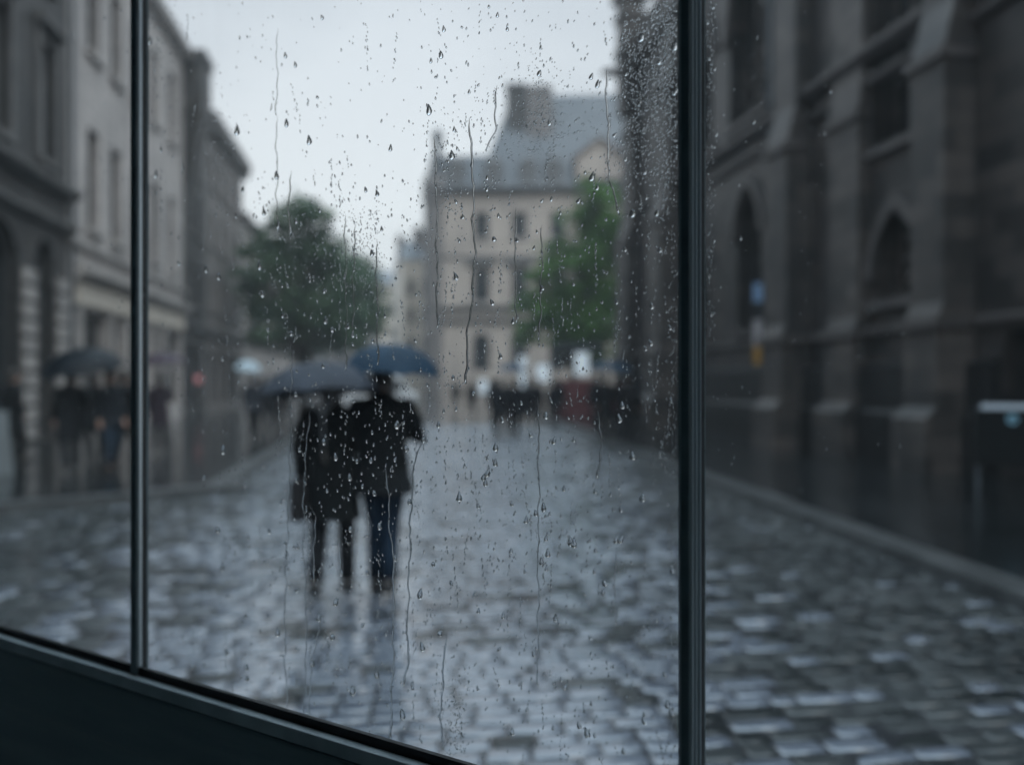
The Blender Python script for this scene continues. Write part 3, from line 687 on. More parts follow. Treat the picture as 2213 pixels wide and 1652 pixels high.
    for s in (1,-1):
        an = Vector(legs[s][1]); g = MB()
        g.tube([an+Vector((0,-.045,.02)),an+Vector((0,-.05,-.04)),an+Vector((0,.03,-.045)),an+Vector((s*.01,.12,-.05)),an+Vector((s*.012,.19,-.058))],[.045,.045,.048,.043,.025],9); g.build('shoe', M['shoe'], t, True)
    if bag:
        bm_ = cloth('bag canvas', (.02,.02,.022)); g = MB(); g.box(-.29,-.16,-.20,.10,.60,.92); br = g.build('bag', bm_, t, bevel=.035)
        g = MB(); g.tube([(-.26,0,.92),(-.23,-.1,1.2),(-.1,-.135,1.42),(.1,-.05,1.46)],.012,6); g.build('strap', bm_, br)
    return t

blue = cloth('blue nylon', (.013,.033,.058), .6); greyblue = cloth('slate nylon', (.036,.044,.058), .6)
black = cloth('black nylon', (.012,.016,.022), .6); navy = cloth('navy nylon', (.003,.006,.010), .38)
purple = cloth('plum nylon', (.045,.03,.045), .4); paleb = cloth('pale blue nylon', (.42,.52,.58), .4); midblue = cloth('mid blue nylon', (.03,.055,.09), .5)
D1 = 5.9
person('person in a long dark coat with shoulder bag walking away under the slate umbrella', foot(716,6.0), R(4), 1.69, (.006,.008,.0095), (.009,.011,.014), .60, .12, 'hold', bag=True, lead=1, female=True, hairlen=.1, width=1.08, group='couple walking away')
umbrella('open slate grey umbrella held lower, beside the blue one', Vector(at(692,782,5.75)), .44, .235, greyblue, (R(-4),R(-3)), low=.62)
person('person in a short dark jacket and blue jeans walking away under the blue umbrella', foot(826,6.02), R(2), 1.77, (.005,.007,.009), (.008,.020,.038), .76, .10, 'hold', lead=-1, width=1.09, legs_in=.045, linked=True, group='couple walking away')
umbrella('open blue umbrella held highest over the couple', Vector(at(850,742,5.95)), .375, .23, blue, (R(2),R(3)), low=.62)
# pair by the arcade
person('person in black standing under the big black umbrella by the arcade', foot(152,13.4,.08), R(40), 1.74, (.012,.014,.017), (.014,.016,.02), .55, .12, 'hold', group='people standing by the arcade')
umbrella('big black umbrella with wet shine by the dark arcade', Vector(at(172,752,13.3)), .68, .40, navy, (R(8),R(-9)), low=.9)
person('person in dark jacket and blue jeans facing the one under the big black umbrella', foot(238,13.8,.08), R(-120), 1.72, (.016,.02,.026), (.02,.035,.055), .78, .12, 'down', group='people standing by the arcade')
for u_, Y_, w_ in ((268,14.6,'in a long dark coat half behind the slim mullion'),(205,15.6,'in black between the two by the big black umbrella'),(28,15.2,'in black close to the rusticated arcade pier')):
    person('person '+w_, foot(u_,Y_,.08), R(random.uniform(-60,60)), random.uniform(1.68,1.8), (.008,.010,.012), (.010,.011,.013), .58, .12, 'down', fingers=False, width=1.1)
person('person in plum coat beneath a plum umbrella by the pale shopfront', foot(345,17.2,.08), R(20), 1.7, (.03,.02,.028), (.015,.017,.02), .6, .15, 'hold')
umbrella('plum coloured umbrella close to the metal mullion', Vector(at(350,763,17.1)), .5, .22, purple, (R(3),R(-3)), low=.7)
person('person in black trousers carrying a small pale blue umbrella on the footway', foot(546,21.5,.08), R(-5), 1.72, (.03,.035,.045), (.008,.009,.01), .8, .2, 'hold', lead=-1)
umbrella('small pale blue umbrella above the footway', Vector(at(537,780,21.4)), .36, .24, paleb, (R(8),R(4)), low=.6)
person('person in dark coat behind the one with the pale umbrella', foot(588,24,.08), R(10), 1.76, (.012,.014,.017), (.014,.015,.018), .6, .18, 'down')
# crowd in front of the green tree
person('person in dark coat under the dusky blue umbrella', foot(1098,25), R(15), 1.74, (.015,.017,.022), (.016,.018,.022), .6, .16, 'hold', group='people under the green tree')
umbrella('dusky blue umbrella beside the lit panels', Vector(at(1108,786,24.9)), .5, .22, midblue, (R(4),R(3)), low=.7)
person('person in hooded dark raincoat before the narrow lit panel', foot(1140,27), R(-10), 1.7, (.012,.014,.018), (.014,.016,.019), .6, .15, 'down', hood=True, group='people under the green tree')
person('person in charcoal coat below the wide blue umbrella', foot(1308,20.5,.1), R(10), 1.72, (.012,.014,.017), (.014,.016,.02), .58, .14, 'hold', group='people beside the church corner')
umbrella('wide blue umbrella near the church corner', Vector(at(1322,781,20.4)), .58, .22, blue, (R(5),R(3)), low=.7)
person('person in dark red jacket sharing the wide blue umbrella', foot(1338,20.9,.1), R(-10), 1.66, (.10,.018,.022), (.014,.016,.02), .8, .12, 'down', group='people beside the church corner')
person('person in black hood next to the one in the dark red jacket', foot(1372,21.5,.1), R(-60), 1.7, (.01,.011,.014), (.012,.014,.018), .58, .12, 'down', hood=True, group='people beside the church corner')
for u_, Y_, w_, c_ in ((1075,23,'stooping beside the dusky blue umbrella',(.012,.014,.018)),(1118,23.5,'directly under the dusky blue umbrella with back turned',(.010,.012,.016)),(1160,29,'in the middle of the crowd below the brightest panel',(.014,.015,.018)),
                       (1196,27,'standing before the near end of the red kiosk',(.012,.014,.02)),(1290,24,'at the edge of the pavement behind the charcoal coat',(.012,.013,.016)),(1352,19.5,'closest to the church corner buttress',(.010,.011,.013)),
                       (612,27,'half hidden by the slate umbrella rim',(.011,.013,.016)),(566,26,'passing between the pale umbrella and the slate umbrella',(.012,.014,.018)),(985,44,'far off before the turret of the mansard building',(.016,.017,.02))):
    person('person in dark clothes '+w_, foot(u_,Y_,.0 if 620 < u_ < 1280 else .09), R(random.uniform(-40,40)), random.uniform(1.66,1.8), c_, (.014,.016,.02), random.choice([.58,.7,.8]), random.uniform(.08,.2), 'down', fingers=False, hood=random.random()<.3, width=1.08)
person('person in grey coat far off near the round door of the mansard building', foot(1062,40), R(20), 1.74, (.03,.032,.036), (.02,.022,.026), .6, .16, 'down')
person('person in black far off beside the thin lit panel', foot(1018,36), R(-20), 1.74, (.012,.013,.016), (.014,.016,.02), .6, .16, 'down')
person('person in black far off between the two brightest panels', foot(1208,34), R(-20), 1.76, (.012,.013,.016), (.014,.016,.02), .6, .16, 'down')

# ---------------------------------------------------------------- street things
def emit(name, c, s):
    m = mat(name, c, .5); b = m.node_tree.nodes['Principled BSDF']; b.inputs['Emission Color'].default_value = (*c,1); b.inputs['Emission Strength'].default_value = s
    return m
lit = emit('lit panel', (.75,.82,.88), .35); lit_dim = emit('dim lit panel', (.8,.88,.95), .25)
def light_panel(label, u, v0, v1, wpx, Y, m):
    p = foot(u, Y); t = empty('display_panel', p, R(random.uniform(-6,6)), label, 'panel', 'lit display panels in the square')
    k = Y/F; z0 = EYE-(v1-826)*k; z1 = EYE-(v0-826)*k; wd = wpx*k/2
    g = MB(); g.box(-wd-.05,wd+.05,-.06,.06,z0-.06,z1+.06); g.build('casing', M['frame_dark'], t, bevel=.01)
    g = MB(); g.box(-wd,wd,-.075,-.062,z0,z1); g.build('screen', m, t)
    for x in (-wd*.7, wd*.7):
        g = MB(); g.tube([(x,0,-.02),(x,0,z0-.062)],.04,8); g.build('leg', M['frame_dark'], t)
light_panel('brightest lit display panel, broad and at head height, near the green tree', 1172, 787, 824, 28, 38, lit)
light_panel('tall narrow lit panel behind the person in the hooded raincoat', 1129, 770, 850, 17, 36, lit_dim)
light_panel('thin dim lit panel in front of the round door of the mansard building', 1044, 820, 850, 17, 42, lit_dim)
# white van far behind the couple
t = empty('delivery_van', foot(818,44,-.02), R(4), 'white delivery van parked far behind the walking couple', 'van')
vw = varied('white van paint', (.72,.74,.76), (.66,.68,.70), 2, .3, .02)
g = MB(); sec = [(-1.75,.35),(1.2,.35),(2.05,.42),(2.1,.95),(1.75,1.12),(1.25,1.85),(1.1,2.0),(-1.7,2.05),(-1.8,1.9),(-1.8,.45)]
n = len(sec); g.add([(x,-.85,z) for x,z in sec]+[(x,.85,z) for x,z in sec],[tuple(range(n-1,-1,-1)),tuple(range(n,2*n))]+[(i,(i+1)%n,n+(i+1)%n,n+i) for i in range(n)]); g.build('body', vw, t, bevel=.06)
for x in (-1.15,1.3):
    for y in (-.84,.66):
        g = MB(); g.tube([(x,y-.02,.30),(x,y+.2,.30)],.30,18); wh = g.build('wheel', M['gasket'], t, True)
        g = MB(); g.tube([(x,y-.03,.30),(x,y+.21,.30)],.17,14); g.build('rim', M['steel'], wh, True)
g = MB(); g.add([(.55,-.865,1.15),(1.55,-.865,1.15),(1.2,-.865,1.75),(.55,-.865,1.75),(.55,-.852,1.15),(1.55,-.852,1.15),(1.2,-.852,1.75),(.55,-.852,1.75)],[(0,1,2,3),(0,4,5,1),(1,5,6,2),(2,6,7,3),(3,7,4,0)]); g.build('side_window', M['pane'], t)
g = MB(); g.add([(1.77,-.7,1.16),(1.77,.7,1.16),(1.3,.62,1.82),(1.3,-.62,1.82)],[(0,1,2,3)]); g.build('windscreen', M['pane'], t).location = (.012,0,.008)
for y in (-.6,.6):
    g = MB(); g.box(2.085,2.13,y-.14,y+.14,.68,.86); g.build('headlight', M['frame_white'], t, bevel=.02)
g = MB(); g.box(2.06,2.2,-.84,.84,.36,.55); g.build('bumper', M['frame_dark'], t, bevel=.03)
g = MB(); g.box(.5,.53,-.862,-.852,.5,1.9); g.build('door_seam', M['frame_dark'], t)
# red kiosk
p = foot(1246, 38); t = empty('kiosk', p, R(-4), 'red kiosk with a bright white panel above its counter', 'kiosk'); k = 38/F
red = varied('red paint', (.10,.018,.022), (.13,.025,.03), 2, .35)
g = MB(); g.box(-.95,.95,-.5,.5,.0,.85); g.box(-1.05,1.05,-.62,.6,.851,.95); g.build('counter', red, t, bevel=.02)
g = MB(); g.box(-1.05,1.05,-.56,-.5,.96,1.75); g.build('hatch', red, t)
g = MB(); g.box(-.1,.55,-.66,-.58,1.95,3.0); g.build('panel', lit, t, bevel=.02)
for x in (-.95,.95):
    for y in (-.42,.5):
        g = MB(); g.box(x-.04,x+.04,y-.04,y+.04,.96,3.15); g.build('post', M['frame_dark'], t)
g = MB(); g.prism([(-.56,3.16),(.65,3.16),(.05,3.5)],-1.1,1.1); g.build('roof', mat('dark felt',(.012,.014,.015),.9,.1), t)
# red-pink shop sign on the left side
p = st(38.0, LO+.5, 1.75); t = empty('shop_sign', p, ANG_E, 'small glowing pink-red shop sign on the dark narrow house', 'sign')
g = MB(); g.box(-.4,.4,-.06,.06,-.17,.17); g.build('board', emit('pink sign', (.7,.25,.26), .08), t, bevel=.02)
for x in (-.3,.3):
    g = MB(); g.tube([(x,.06,.0),(x,.5,.0)],.02,6); g.build('bracket', M['frame_dark'], t)
# globe lanterns on brackets
for a, z, lab in ((46.4,5.25,'pale globe lantern on the corbelled house wall, the larger of two'),(50.5,5.1,'pale globe lantern on the plain grey terrace wall, the smaller of two')):
    t = empty('wall_lantern', st(a, LO+.9, z), ANG_E, lab, 'lamp', 'globe lanterns on the wall')
    g = MB(); g.lathe([(0,-.28),(.16,-.24),(.28,0),(.2,.2),(0,.28)],14); g.build('globe', mat('opal glass',(.75,.78,.8),.2), t, True)
    g = MB(); g.tube([(0,0,.28),(0,0,.4),(0,.5,.45),(0,.9,.3)],.025,6); g.build('bracket', M['frame_dark'], t)
# banner on the church
p = at(1637,700,20.45); t = empty('banner', (p.x,p.y,0), ANG_E+R(84), 'narrow vertical banner, blue over white over orange, on the church wall', 'banner')
def zz(v): return EYE-(v-826)*20.45/F
for nm, v0, v1, c in (('blue_panel',612,652,(.35,.55,.85)),('dark_panel',652,690,(.03,.035,.04)),('white_panel',690,748,(.60,.56,.58)),('orange_panel',748,788,(.62,.34,.08))):
    g = MB(); g.box(-.11,.11,-.012,.012,zz(v1)+.004,zz(v0)); g.build(nm, varied(nm, c, tuple(x*.85 for x in c), 5, .6), t)
g = MB(); g.tube([(-.13,0,zz(795)),(-.13,0,zz(600))],.02,8); g.tube([(-.13,0,zz(606)),(-.13,1.2,zz(606))],.02,6); g.tube([(-.13,0,zz(790)),(-.13,1.2,zz(790))],.02,6); g.build('pole', M['lead'], t)
# notice board with pale top rail and blue roundel, near the frame edge
p = at(2185,878,10.2); t = empty('notice_board', (p.x,p.y,0.1), R(-14), 'dark notice board with a pale top bar and small blue round emblem', 'sign')
z = p.z-.1
g = MB(); g.box(-.42,.5,-.02,.02,z-.75,z-.04); g.build('board', mat('black board',(.006,.008,.009),.7,.1), t, bevel=.01)
g = MB(); g.box(-.36,.5,-.05,-.022,z-.035,z+.035); g.build('top_bar', emit('lit bar',(.42,.49,.56),.06), t)
g = MB(); N = 24
for r0, r1, a0, a1 in ((.045,.062,0,2*math.pi),(.012,.028,.3,4.2)):
    for i in range(N):
        t0, t1 = a0+(a1-a0)*i/N, a0+(a1-a0)*(i+1)/N
        q = [(r0*math.cos(t0),r0*math.sin(t0)),(r1*math.cos(t0),r1*math.sin(t0)),(r1*math.cos(t1),r1*math.sin(t1)),(r0*math.cos(t1),r0*math.sin(t1))]
        g.add([(.0+x,-.03,z-.16+y) for x,y in q]+[(.0+x,-.022,z-.16+y) for x,y in q],[(0,1,2,3),(0,4,5,1),(2,6,7,3)])
g.build('emblem', emit('blue emblem',(.25,.5,.65),.15), t)
for x in (-.38,.46):
    g = MB(); g.tube([(x,.03,-.02),(x,.03,z+.0)],.022,8); g.build('post', M['lead'], t)
# pale A-board at the far edge by the arcade
p = foot(-28,13.0,.08); t = empty('pavement_sign', p, R(60), 'pale folding board standing on the footway by the dark arcade', 'sign')
for s in (-1,1):
    g = MB(); g.add([(-.3,s*.22,0),(.3,s*.22,0),(.3,s*.03,1.05),(-.3,s*.03,1.05),(-.3,s*.22-.02,0),(.3,s*.22-.02,0),(.3,s*.03-.02,1.05),(-.3,s*.03-.02,1.05)],[(0,1,2,3),(4,7,6,5),(0,4,5,1),(1,5,6,2),(2,6,7,3),(3,7,4,0)])
    g.build('board', mat('white board',(.14,.16,.17),.5), t)
# ---------------------------------------------------------------- the window the picture is taken through
DG = 1.226; T = Vector((-.8588,.5123,0)); NN = Vector((-.5123,-.8588,0)); C0 = Vector((0,DG,0))
def gp(s, w_, z): return C0+T*s+NN*w_+Vector((0,0,z))
def on_glass(u, v, w_=0.0):
    m = (u-1106)/F; s = -(m*(DG+NN.y*w_)-NN.x*w_)/(.8588+.5123*m)
    Y = DG+.5123*s+NN.y*w_
    return s, EYE-(v-826)/F*Y
wall = empty('glazed_wall', C0, math.atan2(-T.y,-T.x), 'dark metal framed window wall with rain-beaded panes and a low black sill', 'window')
# local axes of the wall: x = -T (towards the near end), y = -NN (outwards), z up
ZB, ZT = .985, 2.72; X0, X1 = -2.3, 1.25
def gx(u, w_): return -on_glass(u, 826, w_)[0]
LA, LB = gx(281.5,.013), gx(294.5,.013)          # slim mullion: its inner face
RA, RB = gx(1470,.056), gx(1489,.056)            # deep mullion: its inner face
XL, XR = (LA+LB)/2, (RA+RB)/2
def bars(name, rects, m, parent=wall, bev=.0012):
    g = MB()
    for a, b_, c, d in rects: g.box(a, b_, c, d, ZB-.02, ZT)
    return g.build(name, m, parent, bevel=bev)
o = bars('mullion', [(LA,LB,-.013,-.0045),(LA+.002,LB-.002,.0125,.018)], M['metal'])
bars('gasket', [(LA+.0015,LB-.0015,-.0043,.0123)], M['gasket'], o, 0)
bars('glazing_bead', [(LB+.0002,LB+.0022,-.008,-.0006)], M['metal_light'], o, 0)
o = bars('mullion', [(RA,RB,-.056,-.0045),(RA-.001,RB-.002,.0125,.02)], M['metal'])
bars('gasket', [(RA+.001,RB-.0015,-.0043,.0123)], M['gasket'], o, 0)
bars('edge_strip', [(RA-.0035,RA-.0002,-.054,-.0008)], M['metal_light'], o, 0)
for y0, y1 in ((-.052,-.046),(-.036,-.031),(-.019,-.014)): bars('glazing_bead', [(RB+.0002,RB+.0024,y0,y1)], M['metal_light'], o, 0)
# glass panes
def pane_mat():
    m = bpy.data.materials.new('rain fogged glass'); m.use_nodes = True; n = m.node_tree.nodes; n.clear()
    out = nd(m,'ShaderNodeOutputMaterial'); tr = nd(m,'ShaderNodeBsdfTransparent'); tr.inputs[0].default_value = (.965,.985,.99,1)
    gl = nd(m,'ShaderNodeBsdfGlossy'); gl.inputs['Roughness'].default_value = .03
    lw = nd(m,'ShaderNodeLayerWeight'); lw.inputs['Blend'].default_value = .5
    pw = nd(m,'ShaderNodeMath', operation='POWER'); lk(m, lw.outputs['Facing'], pw.inputs[0]); pw.inputs[1].default_value = 5
    ma = nd(m,'ShaderNodeMath', operation='MULTIPLY_ADD'); lk(m, pw.outputs[0], ma.inputs[0]); ma.inputs[1].default_value = .5; ma.inputs[2].default_value = .02
    m1 = nd(m,'ShaderNodeMixShader'); lk(m, ma.outputs[0], m1.inputs[0]); lk(m, tr.outputs[0], m1.inputs[1]); lk(m, gl.outputs[0], m1.inputs[2])
    # condensation: vertical wash marks times broad patches
    tc = nd(m,'ShaderNodeTexCoord')
    mp = nd(m,'ShaderNodeMapping'); mp.inputs['Scale'].default_value = (26,1,1.3); lk(m, tc.outputs['Object'], mp.inputs[0])
    n1 = nd(m,'ShaderNodeTexNoise'); n1.inputs['Scale'].default_value = 1; n1.inputs['Detail'].default_value = 5; lk(m, mp.outputs[0], n1.inputs['Vector'])
    n2 = nd(m,'ShaderNodeTexNoise'); n2.inputs['Scale'].default_value = 2.6; n2.inputs['Detail'].default_value = 3; lk(m, tc.outputs['Object'], n2.inputs['Vector'])
    n3 = nd(m,'ShaderNodeTexNoise'); n3.inputs['Scale'].default_value = 420; n3.inputs['Detail'].default_value = 2; lk(m, tc.outputs['Object'], n3.inputs['Vector'])
    r1 = nd(m,'ShaderNodeMapRange'); r1.inputs['From Min'].default_value = .3; r1.inputs['From Max'].default_value = .75; lk(m, n1.outputs['Fac'], r1.inputs['Value'])
    r2 = nd(m,'ShaderNodeMapRange'); r2.inputs['From Min'].default_value = .38; r2.inputs['From Max'].default_value = .7; lk(m, n2.outputs['Fac'], r2.inputs['Value'])
    r3 = nd(m,'ShaderNodeMapRange'); r3.inputs['From Min'].default_value = .3; r3.inputs['From Max'].default_value = .7; r3.inputs['To Min'].default_value = .55; r3.inputs['To Max'].default_value = 1.45; lk(m, n3.outputs['Fac'], r3.inputs['Value'])
    mu = nd(m,'ShaderNodeMath', operation='MULTIPLY_ADD'); lk(m, r1.outputs[0], mu.inputs[0]); lk(m, r2.outputs[0], mu.inputs[1]); mu.inputs[2].default_value = .06
    m3 = nd(m,'ShaderNodeMath', operation='MULTIPLY'); lk(m, mu.outputs[0], m3.inputs[0]); lk(m, r3.outputs[0], m3.inputs[1])
    # the middle pane carries most of the condensation
    sp = nd(m,'ShaderNodeSeparateXYZ'); lk(m, tc.outputs['Object'], sp.inputs[0])
    ins = nd(m,'ShaderNodeMath', operation='COMPARE'); lk(m, sp.outputs['X'], ins.inputs[0]); ins.inputs[1].default_value = (XL+XR)/2; ins.inputs[2].default_value = abs(XR-XL)/2
    am = nd(m,'ShaderNodeMapRange'); am.inputs['To Min'].default_value = .004; am.inputs['To Max'].default_value = .010; lk(m, ins.outputs[0], am.inputs['Value'])
    # heavier on the quarter of the middle pane next to the slim mullion
    gr = nd(m,'ShaderNodeMapRange', interpolation_type='SMOOTHSTEP'); lk(m, sp.outputs['X'], gr.inputs['Value'])
    gr.inputs['From Min'].default_value = LB+.45; gr.inputs['From Max'].default_value = LB+.05; gr.inputs['To Max'].default_value = .055
    g2 = nd(m,'ShaderNodeMath', operation='MULTIPLY'); lk(m, gr.outputs[0], g2.inputs[0]); lk(m, ins.outputs[0], g2.inputs[1])
    g3 = nd(m,'ShaderNodeMath', operation='ADD'); lk(m, g2.outputs[0], g3.inputs[0]); lk(m, am.outputs[0], g3.inputs[1])
    m4 = nd(m,'ShaderNodeMath', operation='MULTIPLY', use_clamp=True); lk(m, m3.outputs[0], m4.inputs[0]); lk(m, g3.outputs[0], m4.inputs[1])
    tl = nd(m,'ShaderNodeBsdfTranslucent'); tl.inputs[0].default_value = (.9,.95,1,1)
    m2 = nd(m,'ShaderNodeMixShader'); lk(m, m4.outputs[0], m2.inputs[0]); lk(m, m1.outputs[0], m2.inputs[1]); lk(m, tl.outputs[0], m2.inputs[2])
    lk(m, m2.outputs[0], out.inputs['Surface']); return m
PM = pane_mat()
for a, b_ in ((X0,LA+.001),(LB-.001,RA+.0005),(RB-.001,X1)):
    g = MB(); g.box(a,b_,0,.008,ZB,ZT); g.build('pane', PM, wall)
# sill: gasket, worn ledge, black rail with a lower lip
g = MB(); g.box(X0,LA-.0005,-.009,-.0005,ZB-.03,ZB+.012); g.box(LB+.003,RA-.004,-.009,-.0005,ZB-.03,ZB+.012); g.box(RB+.003,X1,-.009,-.0005,ZB-.03,ZB+.012); g.build('gasket', M['gasket'], wall)
g = MB(); g.box(X0,X1,-.029,-.0092,ZB-.03,ZB-.004); g.build('sill_ledge', varied('worn painted ledge', (.48,.55,.58), (.28,.33,.36), 9, .35, .1, (1,4,1)), wall, bevel=.002)
g = MB(); g.box(X0,X1,-.032,.06,ZB-.16,ZB-.0305); g.build('bottom_rail', M['metal'], wall, bevel=.006)
g = MB(); g.box(X0,X1,-.026,.05,-.05,ZB-.1605); g.build('lower_panel', M['metal'], wall)
g = MB(); g.box(X0,X1,-.04,.05,ZT,ZT+.2); g.build('top_rail', M['metal'], wall, bevel=.004)
# the room behind the viewer
def inside(name, rects):
    g = MB()
    for r_ in rects: g.box(*r_)
    o = g.build(name, M['interior']); o.matrix_world = Matrix.Translation(C0) @ Matrix.Rotation(math.atan2(-T.y,-T.x),4,'Z')
    return tag(o, kind='structure')
inside('ceiling', [(X0-.1,X1+.1,-3.5,.3,ZT+.2,ZT+.35)])
inside('floor', [(X0-.1,X1+.1,-3.5,-.03,-.05,.02)])
inside('wall', [(X0-.1,X1+.1,-3.6,-3.5,-.05,ZT+.2),(X0-.2,X0-.1,-3.5,.3,-.05,ZT+.2),(X1+.1,X1+.2,-3.5,.3,-.05,ZT+.2)])

# ---------------------------------------------------------------- rain on the glass
water = bpy.data.materials.new('rain water'); water.use_nodes = True; n_ = water.node_tree.nodes; n_.clear()
o_ = nd(water,'ShaderNodeOutputMaterial'); gb = nd(water,'ShaderNodeBsdfGlass'); gb.inputs['IOR'].default_value = 1.33; gb.inputs['Roughness'].default_value = 0
lk(water, gb.outputs[0], o_.inputs['Surface'])
OUT = -.0086                                   # outer face of the pane (plus a hair)
Mw = Matrix((( -T.x, -NN.x, 0, 0),(-T.y,-NN.y,0,0),(0,0,1,0),(0,0,0,1)))   # drop local x along glass, y outwards, z up
def drop_shape(seg, rings, tail, bulge, wob):
    """unit bead: half width 1, flat back at y=0, dome outwards"""
    V = [(0,0,0)]; Fc = []
    ph = [random.uniform(0,6) for _ in range(3)]
    def out(t):
        r = 1+wob*math.sin(2*t+ph[0])+wob*.7*math.sin(3*t+ph[1])
        x, z = r*math.cos(t), r*math.sin(t)
        if z > 0: x *= 1-tail*.45*z; z *= 1+tail
        return x, z
    for j in range(rings):
        q = 1-j/rings
        for i in range(seg):
            x, z = out(2*math.pi*i/seg); V.append((x*math.sin(q*math.pi/2)**.9, bulge*math.cos(q*math.pi/2)**.8 if j else 0, z*math.sin(q*math.pi/2)**.9))
    V.append((0,bulge,0)); top = len(V)-1
    for i in range(seg): Fc.append((0, 1+(i+1)%seg, 1+i))
    for j in range(rings-1):
        for i in range(seg): Fc.append((1+j*seg+i, 1+j*seg+(i+1)%seg, 1+(j+1)*seg+(i+1)%seg, 1+(j+1)*seg+i))
    b0 = 1+(rings-1)*seg
    for i in range(seg): Fc.append((b0+i, b0+(i+1)%seg, top))
    return V, Fc
big_meshes = []
for i in range(10):
    V, Fc = drop_shape(16, 5, random.uniform(.2,1.4), random.uniform(.55,.8), random.uniform(.02,.10))
    g = MB(); g.add(V, Fc); ob = g.build('raindrop', water, smooth=True); me = ob.data; bpy.data.objects.remove(ob)
    big_meshes.append(me)
GROUPS = {}
def where(u, v):
    if u > 1515: return 'clear raindrop on the narrow pane over the dark church', 'raindrops over the church'
    if u < 288: return 'clear raindrop on the side pane over the old facades', 'raindrops over the arcade and shopfront'
    if u > 1340 and v < 1000: return 'clear raindrop on the wide pane beside the deep mullion, over the church end', 'raindrops over the church end'
    if v > 880:
        if 640 < u < 905 and v < 1300: return 'clear raindrop on the wide pane over the dark walking couple', 'raindrops over the couple'
        return 'clear raindrop on the wide pane over the wet cobbles', 'raindrops over the cobbles'
    if 935 <= u <= 1340 and v > 190: return 'clear raindrop on the wide pane over the mansard building and green tree', 'raindrops over the mansard building'
    if 520 < u < 830 and v > 420: return 'clear raindrop on the wide pane over the dark green trees', 'raindrops over the dark trees'
    if u <= 520 and v > 100+ (u < 440)*-100: return 'clear raindrop on the wide pane over the pale tenement side', 'raindrops over the tenements'
    return 'clear raindrop on the wide pane over the pale sky', 'raindrops over the sky'
def place_drop(u, v, hw_px, lean):
    s, z = on_glass(u, v, OUT); p = gp(s, OUT, z); sc = hw_px*p.y/F
    o = bpy.data.objects.new('raindrop', random.choice(big_meshes)); COL.objects.link(o)
    o.matrix_world = Matrix.Translation(p) @ Mw @ Matrix.Rotation(lean,4,'Y') @ Matrix.Scale(sc,4)
    lab, grp = where(u, v); tag(o, lab, 'raindrop', grp)
def drop_density(u, v):
    d = .45
    if 900 < u < 1465 and v < 900: d = .95
    if u > 1240 and v < 420: d = 1.3
    if 560 < u < 900 and 400 < v < 760: d = .85
    if v > 820 and 600 < u < 1350: d = 1.0
    if v > 1250: d = .9
    if u < 480: d = .22
    if u < 1330 and v < 185: d = min(d,.42)
    if u < 900 and v < 380: d = .28
    return d
def rand_drop():
    while True:
        u = random.uniform(312,1464); v = random.uniform(0,1640)
        if u < 1080 and v > 1440+(u-310)*.283-8: continue
        if random.random()*1.4 < drop_density(u,v): return u, v
def lean_at(u, v): return random.gauss(.28 if (u > 1000 and v < 500) else (-.15 if v < 900 else .0), .22)
n_big = 0
chains = []
while n_big < 255:
    u, v = rand_drop(); hw = random.choice([2.6,2.9,3.2,3.6,4.0,4.6,5.4]) 
    place_drop(u, v, hw*(1.25 if v > 850 else 1), lean_at(u,v)); n_big += 1
for u, v, hw in ((1366,463,7.5),(1187,268,4.5),(1290,185,6),(1276,168,5),(1063,655,5),(815,420,5),(843,323,5),(790,412,4.5),(1000,470,4),(985,600,6),(700,630,4.5),(640,480,4),(1350,540,4)):
    place_drop(u, v, hw, lean_at(u,v))
for _ in range(22):
    u, v = rand_drop(); place_drop(u, v, random.uniform(5.5,8), lean_at(u,v)*.6)
for _ in range(16):
    place_drop(random.gauss(1535,9), random.uniform(0,720), random.uniform(2,3.4), random.gauss(.2,.2))
for _ in range(8):
    place_drop(random.uniform(1560,1950), random.uniform(0,1100), random.uniform(2.2,3.6), random.gauss(.1,.2))
for _ in range(8):
    place_drop(random.uniform(150,280), random.uniform(0,900), random.uniform(2,3), random.gauss(0,.2))
# small beads too many to count: one object
V_, F_ = drop_shape(7, 2, .5, .7, .05); small_v = np.array(V_); small_f = F_
SV = []; SF = []; off = 0
def small(u, v, hw, lean, tall=1.0):
    global off
    s, z = on_glass(u, v, OUT); p = gp(s, OUT, z); sc = hw*p.y/F
    c, sn = math.cos(lean), math.sin(lean); q = small_v*sc
    x = q[:,0]*c+q[:,2]*sn*tall; zz_ = -q[:,0]*sn+q[:,2]*c*tall
    P = np.stack([p.x+x*-T.x+q[:,1]*-NN.x, p.y+x*-T.y+q[:,1]*-NN.y, p.z+zz_],1); SV.append(P)
    SF.extend(tuple(i+off for i in f) for f in small_f); off += len(P)
for _ in range(3800):
    u, v = rand_drop(); small(u, v, random.choice([.9,1.1,1.4,1.8,2.3]), lean_at(u,v), random.uniform(1,1.8))
for _ in range(260):                            # short vertical strings of beads
    u, v = rand_drop(); n = random.randint(4,14); dx = random.gauss(0,.12)
    for i in range(n): small(u+i*dx*6+random.gauss(0,1), v+i*random.uniform(5,9), random.uniform(.9,1.9), lean_at(u,v), random.uniform(1.2,2.2))
def patch(n, cu, cv, su, sv, r0, r1):
    for _ in range(n):
        u, v = random.gauss(cu,su), random.gauss(cv,sv)
        if 314 < u < 1462 and -10 < v < 1640: small(u, v, random.uniform(r0,r1), lean_at(u,v), random.uniform(1,1.5))
patch(1500, 1440, 120, 30, 150, .9, 2.4); patch(700, 1375, 190, 22, 130, .8, 1.8); patch(420, 1165, 250, 20, 50, .8, 1.6)
